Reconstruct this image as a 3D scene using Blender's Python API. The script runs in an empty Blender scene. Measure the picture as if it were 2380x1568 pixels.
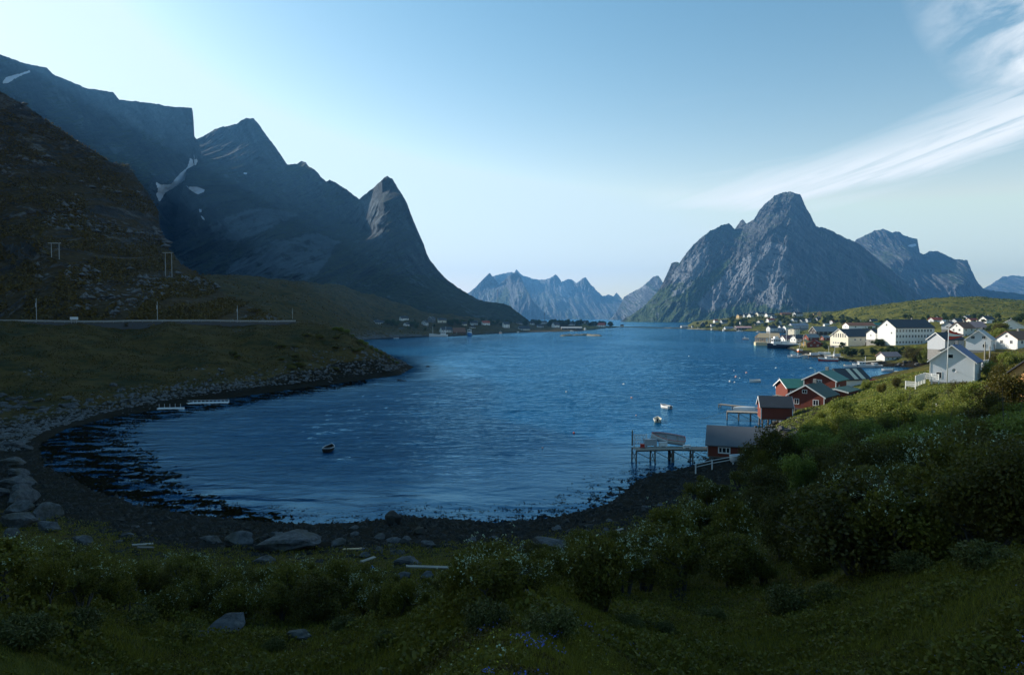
import bpy, math, random
import numpy as np
from mathutils import Vector, Matrix
rng = np.random.default_rng(7)
random.seed(7)
SC = bpy.context.scene
COL = SC.collection

# ------------------------------------------------------------------ camera
CAMZ = 22.0
HAZE = 6.5e-5
PITCH = math.radians(1.697)
cd = bpy.data.cameras.new('camera'); cam = bpy.data.objects.new('camera', cd); COL.objects.link(cam)
cd.sensor_width = 36; cd.lens = 24; cd.clip_start = 0.3; cd.clip_end = 90000
cam.location = (0, 0, CAMZ); cam.rotation_euler = (math.pi/2 - PITCH, 0, 0)
SC.camera = cam

# ------------------------------------------------------------------ sky + sun
SUN_AZ, SUN_EL = math.radians(-56), math.radians(24)      # azimuth from +Y, negative = left
w = bpy.data.worlds.new("World"); SC.world = w; w.use_nodes = True
N, L = w.node_tree.nodes, w.node_tree.links
N.clear()
out = N.new('ShaderNodeOutputWorld'); bg = N.new('ShaderNodeBackground')
sky = N.new('ShaderNodeTexSky'); sky.sky_type = 'NISHITA'; sky.sun_disc = False
sky.sun_elevation = SUN_EL; sky.sun_rotation = SUN_AZ
sky.altitude = 20; sky.air_density = 1.0; sky.dust_density = 0.7; sky.ozone_density = 1.5
def wm(op, a, b=None, c=None):
    n = N.new('ShaderNodeMath'); n.operation = op
    for i, v in enumerate((a, b, c)):
        if v is None: continue
        if isinstance(v, (int, float)): n.inputs[i].default_value = v
        else: L.new(v, n.inputs[i])
    return n.outputs[0]
def wsat(x): return wm('MAXIMUM', wm('MINIMUM', x, 1.0), 0.0)
tc = N.new('ShaderNodeTexCoord'); sp = N.new('ShaderNodeSeparateXYZ'); L.new(tc.outputs['Generated'], sp.inputs[0])
X, Y, Z = sp.outputs
Yp = wm('MAXIMUM', Y, 0.05)
a_ = wm('DIVIDE', X, Yp); e_ = wm('DIVIDE', Z, Yp)
def wnoise(xs, ys, rot, off, scale=1.0, detail=6, dist=0.0, rough=.6):
    cs, sn = math.cos(rot), math.sin(rot)
    u = wm('MULTIPLY', wm('ADD', wm('MULTIPLY', a_, cs), wm('MULTIPLY', e_, sn)), xs)
    v = wm('MULTIPLY', wm('ADD', wm('MULTIPLY', a_, -sn), wm('MULTIPLY', e_, cs)), ys)
    cb = N.new('ShaderNodeCombineXYZ'); L.new(u, cb.inputs[0]); L.new(v, cb.inputs[1]); cb.inputs[2].default_value = off
    n = N.new('ShaderNodeTexNoise'); n.inputs['Scale'].default_value = scale; n.inputs['Detail'].default_value = detail
    n.inputs['Distortion'].default_value = dist; n.inputs['Roughness'].default_value = rough
    L.new(cb.outputs[0], n.inputs['Vector']); return n.outputs['Fac']
# long streak cloud rising to the right
t = wm('DIVIDE', wm('SUBTRACT', a_, 0.26), 0.46)
tcl = wm('MAXIMUM', t, 0.0)
ec = wm('ADD', 0.168, wm('MULTIPLY', wm('POWER', tcl, 1.75), 0.115))
n1 = wnoise(2.6, 26, math.radians(17), 1.3, detail=8, dist=.35)
n1b = wnoise(4, 75, math.radians(20), 7.3, detail=8, dist=.5)
wdt = wm('ADD', 0.011, wm('MULTIPLY', tcl, 0.024))
dd = wm('DIVIDE', wm('ADD', wm('SUBTRACT', e_, ec), wm('MULTIPLY', wm('SUBTRACT', n1, .5), 0.05)), wdt)
# sharper lower edge, feathered upper edge
low = wsat(wm('MULTIPLY_ADD', dd, 1.6, 1.9)); up = wsat(wm('MULTIPLY_ADD', dd, -0.42, 1.0))
stk = wm('MULTIPLY', wm('MULTIPLY', low, up), wsat(wm('MULTIPLY_ADD', n1b, 3.6, -.85)))
stk = wm('MULTIPLY', stk, wsat(wm('MULTIPLY_ADD', t, 2.6, 0.45)))
# patch in the upper right
n2 = wnoise(5.5, 16, math.radians(24), 3.1, detail=9, dist=.4, rough=.62)
cx_, cy_ = 0.80, 0.385
rx = wm('SUBTRACT', a_, cx_); ry = wm('SUBTRACT', e_, cy_)
ru = wm('ADD', wm('MULTIPLY', rx, .86), wm('MULTIPLY', ry, -.5)); rv = wm('ADD', wm('MULTIPLY', rx, .5), wm('MULTIPLY', ry, .86))
rr = wm('SQRT', wm('ADD', wm('POWER', wm('DIVIDE', ru, .26), 2.0), wm('POWER', wm('DIVIDE', rv, .135), 2.0)))
pt = wm('MULTIPLY', wsat(wm('MULTIPLY_ADD', rr, -1.5, 1.55)), wsat(wm('MULTIPLY_ADD', n2, 3.4, -1.25)))
# faint wisps
n3 = wnoise(1.6, 22, math.radians(10), 9.7, detail=8, dist=.5)
wr = wsat(wm('MULTIPLY_ADD', a_, 2.4, -.1))
ws = wm('MULTIPLY', wm('MULTIPLY', wsat(wm('MULTIPLY_ADD', n3, 5.0, -2.75)), wr), wm('MULTIPLY', wsat(wm('MULTIPLY_ADD', e_, -4.0, 1.5)), .55))
cm = wsat(wm('MULTIPLY', wm('MAXIMUM', wm('MAXIMUM', stk, pt), ws), wm('GREATER_THAN', Y, 0.05)))
hs = N.new('ShaderNodeHueSaturation'); hs.inputs['Saturation'].default_value = 1.12; hs.inputs['Value'].default_value = 1.0
L.new(sky.outputs[0], hs.inputs['Color'])
mx = N.new('ShaderNodeMixRGB'); L.new(wm('MULTIPLY', cm, .95), mx.inputs[0]); gn = N.new('ShaderNodeMixRGB'); gn.blend_type = 'MULTIPLY'; gn.inputs[0].default_value = 1; L.new(hs.outputs[0], gn.inputs[1]); 
zf = wm('POWER', 2.718, wm('MULTIPLY', wm('MAXIMUM', Z, 0.0), -6.5))
cbx = N.new('ShaderNodeCombineXYZ')
L.new(wm('MULTIPLY_ADD', zf, 3.3, .73), cbx.inputs[0]); L.new(wm('MULTIPLY_ADD', zf, 1.2, 1.01), cbx.inputs[1]); L.new(wm('MULTIPLY_ADD', zf, .36, .91), cbx.inputs[2])
L.new(cbx.outputs[0], gn.inputs[2])
dk = N.new('ShaderNodeMixRGB'); dk.blend_type = 'DARKEN'; dk.inputs[0].default_value = .85; L.new(gn.outputs[0], dk.inputs[1]); dk.inputs[2].default_value = (4.6, 5.6, 5.8, 1)
L.new(dk.outputs[0], mx.inputs[1]); mx.inputs[2].default_value = (6.0, 6.3, 6.5, 1)
L.new(mx.outputs[0], bg.inputs['Color']); bg.inputs['Strength'].default_value = 0.115
L.new(bg.outputs[0], out.inputs['Surface'])
sd = bpy.data.lights.new('sun', 'SUN'); sun = bpy.data.objects.new('sun', sd); COL.objects.link(sun)
sd.energy = 5.0; sd.angle = math.radians(0.5); sd.color = (1.0, 0.93, 0.82)
SDIR = Vector((math.sin(SUN_AZ)*math.cos(SUN_EL), math.cos(SUN_AZ)*math.cos(SUN_EL), math.sin(SUN_EL)))
sun.rotation_euler = SDIR.to_track_quat('Z', 'Y').to_euler()
SC.view_settings.view_transform = 'Standard'; SC.view_settings.look = 'None'
SC.view_settings.exposure = 0.62; SC.view_settings.gamma = 1.0
try:
    SC.cycles.volume_bounces = 0; SC.cycles.max_bounces = 5; SC.cycles.transparent_max_bounces = 6
    SC.cycles.diffuse_bounces = 2; SC.cycles.glossy_bounces = 2; SC.cycles.use_denoising = True
    SC.cycles.caustics_reflective = False; SC.cycles.caustics_refractive = False
    SC.cycles.sample_clamp_indirect = 6
except Exception: pass

# ------------------------------------------------------------------ measuring helpers
F = 1586.7
cp, spn = math.cos(PITCH), math.sin(PITCH)
def ray(px, py):
    cx = (np.asarray(px, float) - 1190)/F; cy = (784 - np.asarray(py, float))/F
    dy = cp + cy*spn; dz = -spn + cy*cp
    return cx/dy, dz/dy                       # x and z gained per metre of depth
def at(px, py, Yd):
    rx, rz = ray(px, py); return rx*Yd, Yd + 0*rx, CAMZ + rz*Yd
def w0(px, py, z=0.0):
    rx, rz = ray(px, py); Yd = (z - CAMZ)/rz; return float(rx*Yd), float(Yd)

# ------------------------------------------------------------------ noise
_P = rng.permutation(256); _P = np.concatenate([_P, _P])
_ang = rng.random(256)*2*np.pi; _G = np.stack([np.cos(_ang), np.sin(_ang)], 1)
def pnoise(x, y):
    x = np.asarray(x, float); y = np.asarray(y, float)
    xi = np.floor(x).astype(int); yi = np.floor(y).astype(int); xf = x-xi; yf = y-yi; xi &= 255; yi &= 255
    u = xf*xf*xf*(xf*(xf*6-15)+10); v = yf*yf*yf*(yf*(yf*6-15)+10)
    def g(ix, iy, dx, dy):
        h = _G[_P[_P[ix & 255] + (iy & 255)]]; return h[..., 0]*dx + h[..., 1]*dy
    a = g(xi, yi, xf, yf); b = g(xi+1, yi, xf-1, yf); c = g(xi, yi+1, xf, yf-1); d = g(xi+1, yi+1, xf-1, yf-1)
    return (a*(1-u)+b*u)*(1-v) + (c*(1-u)+d*u)*v
def fbm(x, y, o=5, lac=2.03, gain=.5):
    s = 0; a = 1; t = 0
    for i in range(o):
        s = s + a*pnoise(x + 17.3*i, y - 9.1*i); t += a; x = x*lac; y = y*lac; a *= gain
    return s/t*1.6
def ridged(x, y, o=5, gain=.5):
    s = 0; a = 1; t = 0
    for i in range(o):
        s = s + a*(1-np.abs(pnoise(x + 31.7*i, y + 5.3*i))*2.2); t += a; x = x*2.07; y = y*2.07; a *= gain
    return s/t
def rbf(pts, vals, smooth=0.0):
    P = np.asarray(pts, float); V = np.asarray(vals, float); n = len(P)
    D = np.sqrt(((P[:, None]-P[None])**2).sum(-1)+1e-9)
    A = np.zeros((n+3, n+3)); A[:n, :n] = D - smooth*np.eye(n); A[:n, n] = 1; A[:n, n+1:] = P; A[n, :n] = 1; A[n+1:, :n] = P.T
    W = np.linalg.lstsq(A, np.concatenate([V, np.zeros(3)]), rcond=None)[0]
    def f(x, y):
        x = np.asarray(x, float); y = np.asarray(y, float); sh = x.shape; x = x.ravel(); y = y.ravel(); o = np.empty(len(x))
        for i in range(0, len(x), 40000):
            a, b = x[i:i+40000], y[i:i+40000]
            K = np.sqrt((a[:, None]-P[None, :, 0])**2 + (b[:, None]-P[None, :, 1])**2)
            o[i:i+40000] = K@W[:n] + W[n] + W[n+1]*a + W[n+2]*b
        return o.reshape(sh)
    return f
def inpoly(x, y, poly):
    c = np.zeros(np.shape(x), bool); n = len(poly)
    for i in range(n):
        x1, y1 = poly[i]; x2, y2 = poly[(i+1) % n]
        if y1 == y2: continue
        c ^= ((y1 > y) != (y2 > y)) & (x < (x2-x1)*(y-y1)/(y2-y1)+x1)
    return c
def polydist(x, y, poly):
    d = np.full(np.shape(x), 1e18); n = len(poly)
    for i in range(n):
        x1, y1 = poly[i]; x2, y2 = poly[(i+1) % n]; dx, dy = x2-x1, y2-y1; l = dx*dx+dy*dy
        if l == 0: continue
        t = np.clip(((x-x1)*dx+(y-y1)*dy)/l, 0, 1); d = np.minimum(d, (x-x1-t*dx)**2+(y-y1-t*dy)**2)
    return np.sqrt(d)
def sstep(a, b, x): t = np.clip((x-a)/(b-a), 0, 1); return t*t*(3-2*t)

# ------------------------------------------------------------------ object helpers
def tag(o, label=None, cat=None, group=None, kind=None):
    if label: o['label'] = label
    if cat: o['category'] = cat
    if group: o['group'] = group
    if kind: o['kind'] = kind
    return o
def mesh_np(name, V, Fq, mats, smooth=True, attrs=None, fmat=None, parent=None, tris=None):
    me = bpy.data.meshes.new(name); V = np.asarray(V, np.float32)
    Fq = np.asarray(Fq, np.int32); k = Fq.shape[1]
    me.vertices.add(len(V)); me.vertices.foreach_set('co', V.ravel())
    me.loops.add(Fq.size); me.loops.foreach_set('vertex_index', Fq.ravel())
    me.polygons.add(len(Fq)); me.polygons.foreach_set('loop_start', np.arange(0, Fq.size, k, dtype=np.int32))
    me.polygons.foreach_set('loop_total', np.full(len(Fq), k, np.int32))
    if fmat is not None: me.polygons.foreach_set('material_index', np.asarray(fmat, np.int32))
    me.polygons.foreach_set('use_smooth', np.full(len(Fq), smooth, bool))
    me.update(calc_edges=True)
    for k_, v in (attrs or {}).items():
        at_ = me.attributes.new(k_, 'FLOAT', 'POINT'); at_.data.foreach_set('value', np.asarray(v, np.float32).ravel())
    for m in (mats if isinstance(mats, (list, tuple)) else [mats]): me.materials.append(m)
    o = bpy.data.objects.new(name, me); COL.objects.link(o)
    if parent: o.parent = parent
    return o
def grid_faces(nr, nc, keep=None):
    i = np.arange(nr*nc).reshape(nr, nc)
    q = np.stack([i[:-1, :-1], i[:-1, 1:], i[1:, 1:], i[1:, :-1]], -1).reshape(-1, 4)
    return q if keep is None else q[keep.ravel()]

# ------------------------------------------------------------------ materials
class MB_:
    def __init__(s, name):
        s.m = bpy.data.materials.new(name); s.m.use_nodes = True; s.n = s.m.node_tree.nodes; s.l = s.m.node_tree.links
        s.b = s.n['Principled BSDF']; s.out = s.n['Material Output']
    def new(s, t, **kw):
        n = s.n.new(t)
        for k, v in kw.items():
            try: n.inputs[k.replace('_', ' ')].default_value = v
            except Exception: setattr(n, k, v)
        return n
    def link(s, a, b): s.l.new(a, b)
    def pos(s, scale=(1, 1, 1), kind='pos'):
        g = s.new('ShaderNodeNewGeometry').outputs['Position'] if kind == 'pos' else s.new('ShaderNodeTexCoord').outputs['Object']
        mp = s.new('ShaderNodeMapping'); mp.inputs['Scale'].default_value = scale; s.link(g, mp.inputs[0]); return mp.outputs[0]
    def posr(s, rot, scale):
        g = s.new('ShaderNodeNewGeometry').outputs['Position']; m1 = s.new('ShaderNodeMapping'); m1.inputs['Rotation'].default_value = (0, rot, 0); s.link(g, m1.inputs[0])
        m2 = s.new('ShaderNodeMapping'); m2.inputs['Scale'].default_value = scale; s.link(m1.outputs[0], m2.inputs[0]); return m2.outputs[0]
    def noise(s, scale, detail=5, rough=.55, vec=None, dist=0):
        n = s.new('ShaderNodeTexNoise'); n.inputs['Scale'].default_value = scale; n.inputs['Detail'].default_value = detail
        n.inputs['Roughness'].default_value = rough; n.inputs['Distortion'].default_value = dist
        if vec is not None: s.link(vec, n.inputs['Vector'])
        return n.outputs['Fac']
    def ramp(s, fac, stops, interp='LINEAR'):
        r = s.new('ShaderNodeValToRGB'); r.color_ramp.interpolation = interp
        while len(r.color_ramp.elements) < len(stops): r.color_ramp.elements.new(.5)
        for e, (p, c) in zip(r.color_ramp.elements, stops):
            e.position = p; e.color = (c, c, c, 1) if isinstance(c, (int, float)) else (*c, 1)
        s.link(fac, r.inputs[0]); return r.outputs[0]
    def mix(s, f, a, b, mode='MIX'):
        n = s.new('ShaderNodeMixRGB'); n.blend_type = mode
        for i, v in ((0, f), (1, a), (2, b)):
            if isinstance(v, (int, float)): n.inputs[i].default_value = v if i == 0 else (v, v, v, 1)
            elif isinstance(v, tuple): n.inputs[i].default_value = (*v, 1)
            else: s.link(v, n.inputs[i])
        return n.outputs[0]
    def math(s, op, a, b=0.0, c=0.0):
        n = s.new('ShaderNodeMath', operation=op)
        for i, v in enumerate((a, b, c)):
            if isinstance(v, (int, float)): n.inputs[i].default_value = v
            else: s.link(v, n.inputs[i])
        return n.outputs[0]
    def attr(s, name): n = s.new('ShaderNodeAttribute'); n.attribute_name = name; return n.outputs['Fac']
    def bump(s, h, strength, dist, prev=None):
        b = s.new('ShaderNodeBump'); b.inputs['Strength'].default_value = strength; b.inputs['Distance'].default_value = dist
        s.link(h, b.inputs['Height'])
        if prev is not None: s.link(prev, b.inputs['Normal'])
        return b.outputs[0]
    def done(s, col=None, rough=None, normal=None, **kw):
        if col is not None:
            if isinstance(col, tuple): s.b.inputs['Base Color'].default_value = (*col, 1)
            else: s.link(col, s.b.inputs['Base Color'])
        if rough is not None:
            if isinstance(rough, (int, float)): s.b.inputs['Roughness'].default_value = rough
            else: s.link(rough, s.b.inputs['Roughness'])
        if normal is not None: s.link(normal, s.b.inputs['Normal'])
        for k, v in kw.items(): s.b.inputs[k.replace('_', ' ')].default_value = v
        return s.m

def m_mountain(name, rock, rock2, green, u, gb=0.0, gz=.62, rot=0.0):
    """u = texture unit in metres; green grows on gentler faces and where the attribute says"""
    s = MB_(name); p = s.pos()
    geo = s.new('ShaderNodeNewGeometry'); sep = s.new('ShaderNodeSeparateXYZ'); s.link(geo.outputs['True Normal'], sep.inputs[0])
    n1 = s.noise(1/u, 9, .62, p, .4); n2 = s.noise(5/u, 6, .6, p); st = s.noise(3.5/u, 7, .65, s.posr(rot, (1, .3, .2)), .6)
    fine = s.noise(20/u, 6, .66, s.posr(rot, (1, .5, .4)), .3); gul = s.noise(1.8/u, 8, .68, s.posr(rot, (1.2, .35, .2)), .9)
    rk = s.mix(s.ramp(st, [(.40, 0), (.58, 1)]), rock, rock2)
    rk = s.mix(s.ramp(gul, [(.40, .85), (.56, 0)]), rk, tuple(c*.32 for c in rock))  # crag shade painted into the rock as dark gully streaks
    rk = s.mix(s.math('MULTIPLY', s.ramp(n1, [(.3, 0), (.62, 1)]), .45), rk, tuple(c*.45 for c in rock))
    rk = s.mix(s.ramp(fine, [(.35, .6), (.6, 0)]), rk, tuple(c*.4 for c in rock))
    rk = s.mix(s.ramp(fine, [(.60, 0), (.76, .35)]), rk, tuple(c*1.35 for c in rock2))
    gm = s.math('ADD', s.math('ADD', s.math('MULTIPLY', s.math('SUBTRACT', sep.outputs[2], gz), 2.6), s.math('MULTIPLY', s.math('SUBTRACT', gul, .5), 3.4)), s.math('MULTIPLY_ADD', s.attr('green'), 1.5, gb))
    gm = s.ramp(s.math('ADD', gm, s.math('MULTIPLY', s.math('SUBTRACT', fine, .5), 1.8)), [(.35, 0), (.6, 1)])
    g2 = s.mix(s.ramp(n2, [(.35, 0), (.65, 1)]), green, tuple(c*.4 for c in green))
    c = s.mix(gm, rk, g2)
    sl_ = s.math('ADD', s.attr('slab'), s.math('MULTIPLY', s.math('SUBTRACT', s.math('ADD', gul, s.math('ADD', st, n1)), 1.5), 3.0))
    c = s.mix(s.ramp(sl_, [(.45, 0), (1.0, .9)]), c, s.mix(s.ramp(st, [(.32, 0), (.72, .8)]), tuple(min(1, x*1.3) for x in rock2), rock))
    c = s.mix(s.ramp(s.math('ADD', s.attr('snow'), s.math('MULTIPLY', s.math('SUBTRACT', fine, .5), .9)), [(.47, 0), (.55, 1)]), c, (.52, .58, .66))
    nb = s.bump(s.math('ADD', s.math('MULTIPLY', n1, 2.0), st), 1.0, u*.22)
    nb = s.bump(n2, .8, u*.06, nb)
    return s.done(c, .95, nb, Specular_IOR_Level=.15)
# ------------------------------------------------------------------ mountains: traced skylines at their own distance, full relief, back slopes
def curve(pts, x):
    P = np.array(pts, float); return np.interp(x, P[:, 0], P[:, 1])
def relief(name, skyl, base, ctrl, nc, nr, amp, wl, mat, back=(14, 1.0), green=None, slab=None, snow=None, jag=1.0, shear=0.0, seed=0.0, flat=0.0, struct=True, jw=14., strat=None):
    px = np.linspace(skyl[0][0], skyl[-1][0], nc)
    sy = curve(skyl, px); by = curve(base, px)
    sy = sy - jag*(fbm(px/jw+seed, px*0+seed, 6, gain=.62)*4.2)
    v = np.linspace(0, 1, nr)[:, None]
    PX = np.broadcast_to(px, (nr, nc)).copy(); PY = by + (sy-by)*v
    f = rbf([(c[0]/500., c[1]/300.) for c in ctrl], [c[2] for c in ctrl], .0)
    D = f(PX/500., PY/300.)
    x, y, z = at(PX, PY, D)
    wx = x/wl; wz = z/wl
    # crags: anisotropic ridged noise running down the faces
    u1 = (wx + shear*wz); n = ridged(u1*1.0+seed, wz*.42+seed, 6, .55)-.45 + .55*fbm(u1*.35+seed, wz*.3-seed, 4)
    n = n + .45*(ridged((wx+shear*wz)*3.1+seed, wz*1.1, 5, .6)-.5)
    if strat is not None:
        pa = wz*math.cos(strat)+wx*math.sin(strat); qa = wx*math.cos(strat)-wz*math.sin(strat)
        n = .8*(ridged(qa*.32+seed, pa*1.1, 5, .6)-.5)+.7*fbm(wx*.5+seed, wz*.5, 5, gain=.6)+.5*(ridged(qa*1.1-seed, pa*3.4, 4, .6)-.5)
    D2 = D - amp*n*(1-.55*v**6)
    x, y, z = at(PX, PY, D2)
    nb, sl = back
    Dr = D2[-1]; zr = z[-1]; xr = x[-1]; rows = [np.stack([x, y, z], -1)]
    bx = []
    for k in range(1, nb+1):
        q = (k/nb)**1.6; zz = zr*(1-q) - 15*q; dy = (zr-zz)*sl + amp*.25*fbm(xr/wl+seed+3, zz/wl+k*.3, 4)
        yy = Dr + dy; bx.append(np.stack([xr*yy/Dr, yy, zz], -1))
    V = np.concatenate([rows[0]] + [b[None] for b in bx], 0)
    R = V.shape[0]
    def paint(polys):
        a = np.zeros((R, nc), np.float32)
        for p in polys or []: a[:nr][inpoly(PX, PY, p)] = 1
        return a
    def blur(a, k):
        for _ in range(k):
            a = (a + np.roll(a, 1, 0) + np.roll(a, -1, 0) + np.roll(a, 1, 1) + np.roll(a, -1, 1))/5
        return a
    q = grid_faces(R, nc)
    o = mesh_np(name, V.reshape(-1, 3), q, mat, True, {'green': blur(paint(green), 22), 'slab': blur(paint(slab), 26), 'snow': blur(paint(snow), 1)})
    if struct: tag(o, kind='structure')
    return o
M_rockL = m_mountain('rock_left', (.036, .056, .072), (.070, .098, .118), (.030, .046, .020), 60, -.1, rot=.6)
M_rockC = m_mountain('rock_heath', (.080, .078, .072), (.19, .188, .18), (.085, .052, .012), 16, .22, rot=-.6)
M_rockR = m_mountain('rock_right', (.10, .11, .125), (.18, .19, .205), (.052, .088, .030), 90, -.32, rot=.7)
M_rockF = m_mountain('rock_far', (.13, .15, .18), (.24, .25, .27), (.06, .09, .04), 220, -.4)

# near left hill behind the road (its unseen left part is shaped to shade the foreground)
skyC = [(-2900, -1500), (-2374, -1700), (-1700, -1350), (-1076, -1050), (-800, -900), (-720, -640), (-640, -394), (-572, -327), (-500, -180), (-462, -100), (-397, -25), (-239, 52), (-130, 110), (-60, 152), (0, 213), (60, 245), (130, 295), (200, 340), (260, 378), (300, 385), (320, 415), (345, 450), (368, 490), (372, 530), (390, 575), (420, 612), (470, 642), (530, 690), (590, 716), (650, 746), (680, 756)]
baseC = [(-2900, 775), (0, 758), (700, 758)]
ctC = [(-2900, 775, 95), (-2374, -1400, 250), (-2374, 0, 190), (-2000, 765, 130), (-1076, 760, 200), (-1076, -760, 356), (-1076, 0, 290), (-572, 760, 235), (-572, -440, 415), (-397, -35, 438), (-239, 71, 460), (-397, 760, 250), (0, 758, 262), (0, 700, 285), (0, 600, 340), (0, 213, 520), (0, 400, 440), (150, 758, 272), (150, 650, 318), (150, 310, 540), (150, 480, 430), (300, 385, 560), (300, 550, 440), (300, 700, 312), (300, 758, 282), (370, 490, 540), (400, 620, 420), (400, 700, 330), (372, 560, 500), (500, 665, 430), (500, 730, 335), (500, 758, 300), (600, 720, 370), (600, 758, 312), (680, 758, 330), (680, 752, 340), (230, 480, 455), (100, 560, 350)]
HILL = relief('hillside', skyC, baseC, ctC, 1000, 300, 13, 30, M_rockC, back=(10, .9), jag=1.5, strat=.62, seed=2.2, jw=6)

# tall massif far left, with the vertical cliff at its right end
skyA = [(-900, -250), (-500, -120), (-200, 5), (-60, 92), (0, 127), (60, 148), (110, 158), (122, 172), (160, 188), (200, 205), (262, 214), (278, 232), (340, 238), (400, 248), (446, 251), (449, 262), (452, 318), (462, 330), (480, 420), (500, 520)]  # unseen left part raised to shade the slopes below
baseA = [(-900, 760), (500, 760)]
ctA = [(-900, -250, 1500), (-900, 760, 700), (0, 127, 1750), (0, 400, 1350), (0, 760, 900), (200, 205, 1850), (200, 500, 1450), (200, 760, 1000), (400, 248, 1950), (400, 420, 1700), (400, 600, 1450), (448, 255, 1960), (450, 330, 1930), (460, 420, 1960), (500, 520, 1960), (500, 760, 1250), (330, 420, 1650), (300, 300, 1850)]
snowA = [[(6, 188), (18, 178), (42, 172), (72, 163), (70, 168), (40, 180), (20, 192), (6, 196)],
         [(361, 422), (376, 430), (398, 428), (408, 415), (420, 402), (436, 388), (442, 366), (447, 372), (459, 370), (457, 384), (448, 398), (434, 414), (420, 425), (404, 436), (384, 448), (371, 470), (362, 452), (368, 444)]]
relief('mountain', skyA, baseA, ctA, 700, 300, 30, 70, M_rockL, snow=snowA, jag=.7, shear=-.3, seed=5.1, green=[[(150, 350), (350, 380), (330, 640), (150, 640)]])

# twin-peaked mountain with the steep tower in front
skyB = [(405, 520), (425, 440), (440, 360), (452, 326), (465, 321), (480, 312), (500, 300), (530, 292), (550, 288), (562, 278), (572, 274), (590, 275), (602, 290), (618, 313), (635, 335), (650, 357), (668, 382), (690, 380), (700, 375), (710, 377), (718, 386), (732, 395), (745, 410), (758, 421), (766, 417), (785, 427), (800, 437), (818, 449), (835, 463), (850, 450), (868, 436), (885, 420), (893, 412), (901, 410), (912, 416), (919, 428), (926, 440), (935, 452), (946, 472), (956, 500), (965, 522), (975, 545), (985, 568), (992, 590), (1000, 604), (1020, 630), (1038, 649), (1060, 665), (1090, 684), (1110, 696), (1140, 702), (1170, 705), (1185, 711), (1200, 722), (1215, 735), (1232, 748)]
baseB = [(405, 700), (700, 722), (900, 745), (1100, 757), (1232, 762)]
ctB = [(405, 520, 1620), (405, 700, 1300), (452, 326, 2150), (480, 450, 1690), (440, 430, 1700), (425, 440, 1690), (460, 330, 2150), (580, 275, 2150), (520, 360, 2050), (600, 360, 2040), (580, 430, 1920), (668, 382, 2100), (700, 376, 2120), (640, 420, 1960), (700, 440, 1950), (745, 412, 2000), (760, 425, 1980), (800, 438, 1960), (835, 463, 1980), (820, 520, 1850), (850, 540, 1770), (870, 430, 1820), (890, 420, 1690), (900, 411, 1680), (880, 520, 1600), (905, 560, 1500), (890, 470, 1610), (926, 440, 1700), (940, 520, 1640), (965, 522, 1700), (1000, 604, 1650), (960, 600, 1480), (910, 640, 1350),
       (480, 560, 1560), (560, 560, 1560), (650, 560, 1520), (740, 560, 1600), (800, 600, 1500), (560, 650, 1350), (650, 650, 1300), (760, 660, 1280), (860, 680, 1250), (600, 700, 1180), (750, 710, 1150), (900, 720, 1150), (1000, 700, 1250), (1060, 668, 1560), (1110, 696, 1500), (1170, 705, 1450), (1050, 730, 1150), (1120, 745, 1180), (1200, 750, 1280), (1232, 748, 1400), (1232, 762, 1300), (900, 745, 1050), (1100, 757, 1150), (700, 722, 1080), (540, 700, 1150)]
snowB = [[(428, 428), (440, 434), (458, 434), (476, 441), (474, 446), (460, 452), (450, 447), (438, 438)], [(462, 486), (468, 486), (469, 493), (464, 494)], [(566, 401), (574, 401), (574, 405), (566, 405)], [(466, 500), (473, 505), (477, 512), (471, 510)]]
slabB = [[(520, 640), (560, 590), (640, 560), (740, 540), (790, 560), (740, 640), (700, 655), (600, 650)], [(480, 520), (600, 480), (700, 500), (560, 560), (500, 560)], [(838, 470), (862, 455), (884, 470), (889, 500), (890, 560), (870, 545), (850, 510)]]
greenB = [[(660, 388), (710, 382), (722, 392), (715, 402), (668, 396)], [(752, 428), (790, 432), (800, 470), (770, 480), (755, 460)], [(860, 640), (1000, 640), (1120, 700), (1232, 740), (1232, 762), (860, 750), (700, 715)], [(1050, 650), (1240, 700), (1240, 765), (1000, 765)]]
relief('mountain', skyB, baseB, ctB, 1000, 420, 36, 60, M_rockL, snow=snowB, slab=slabB, green=greenB, jag=.8, shear=-.75, seed=8.4)

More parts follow.
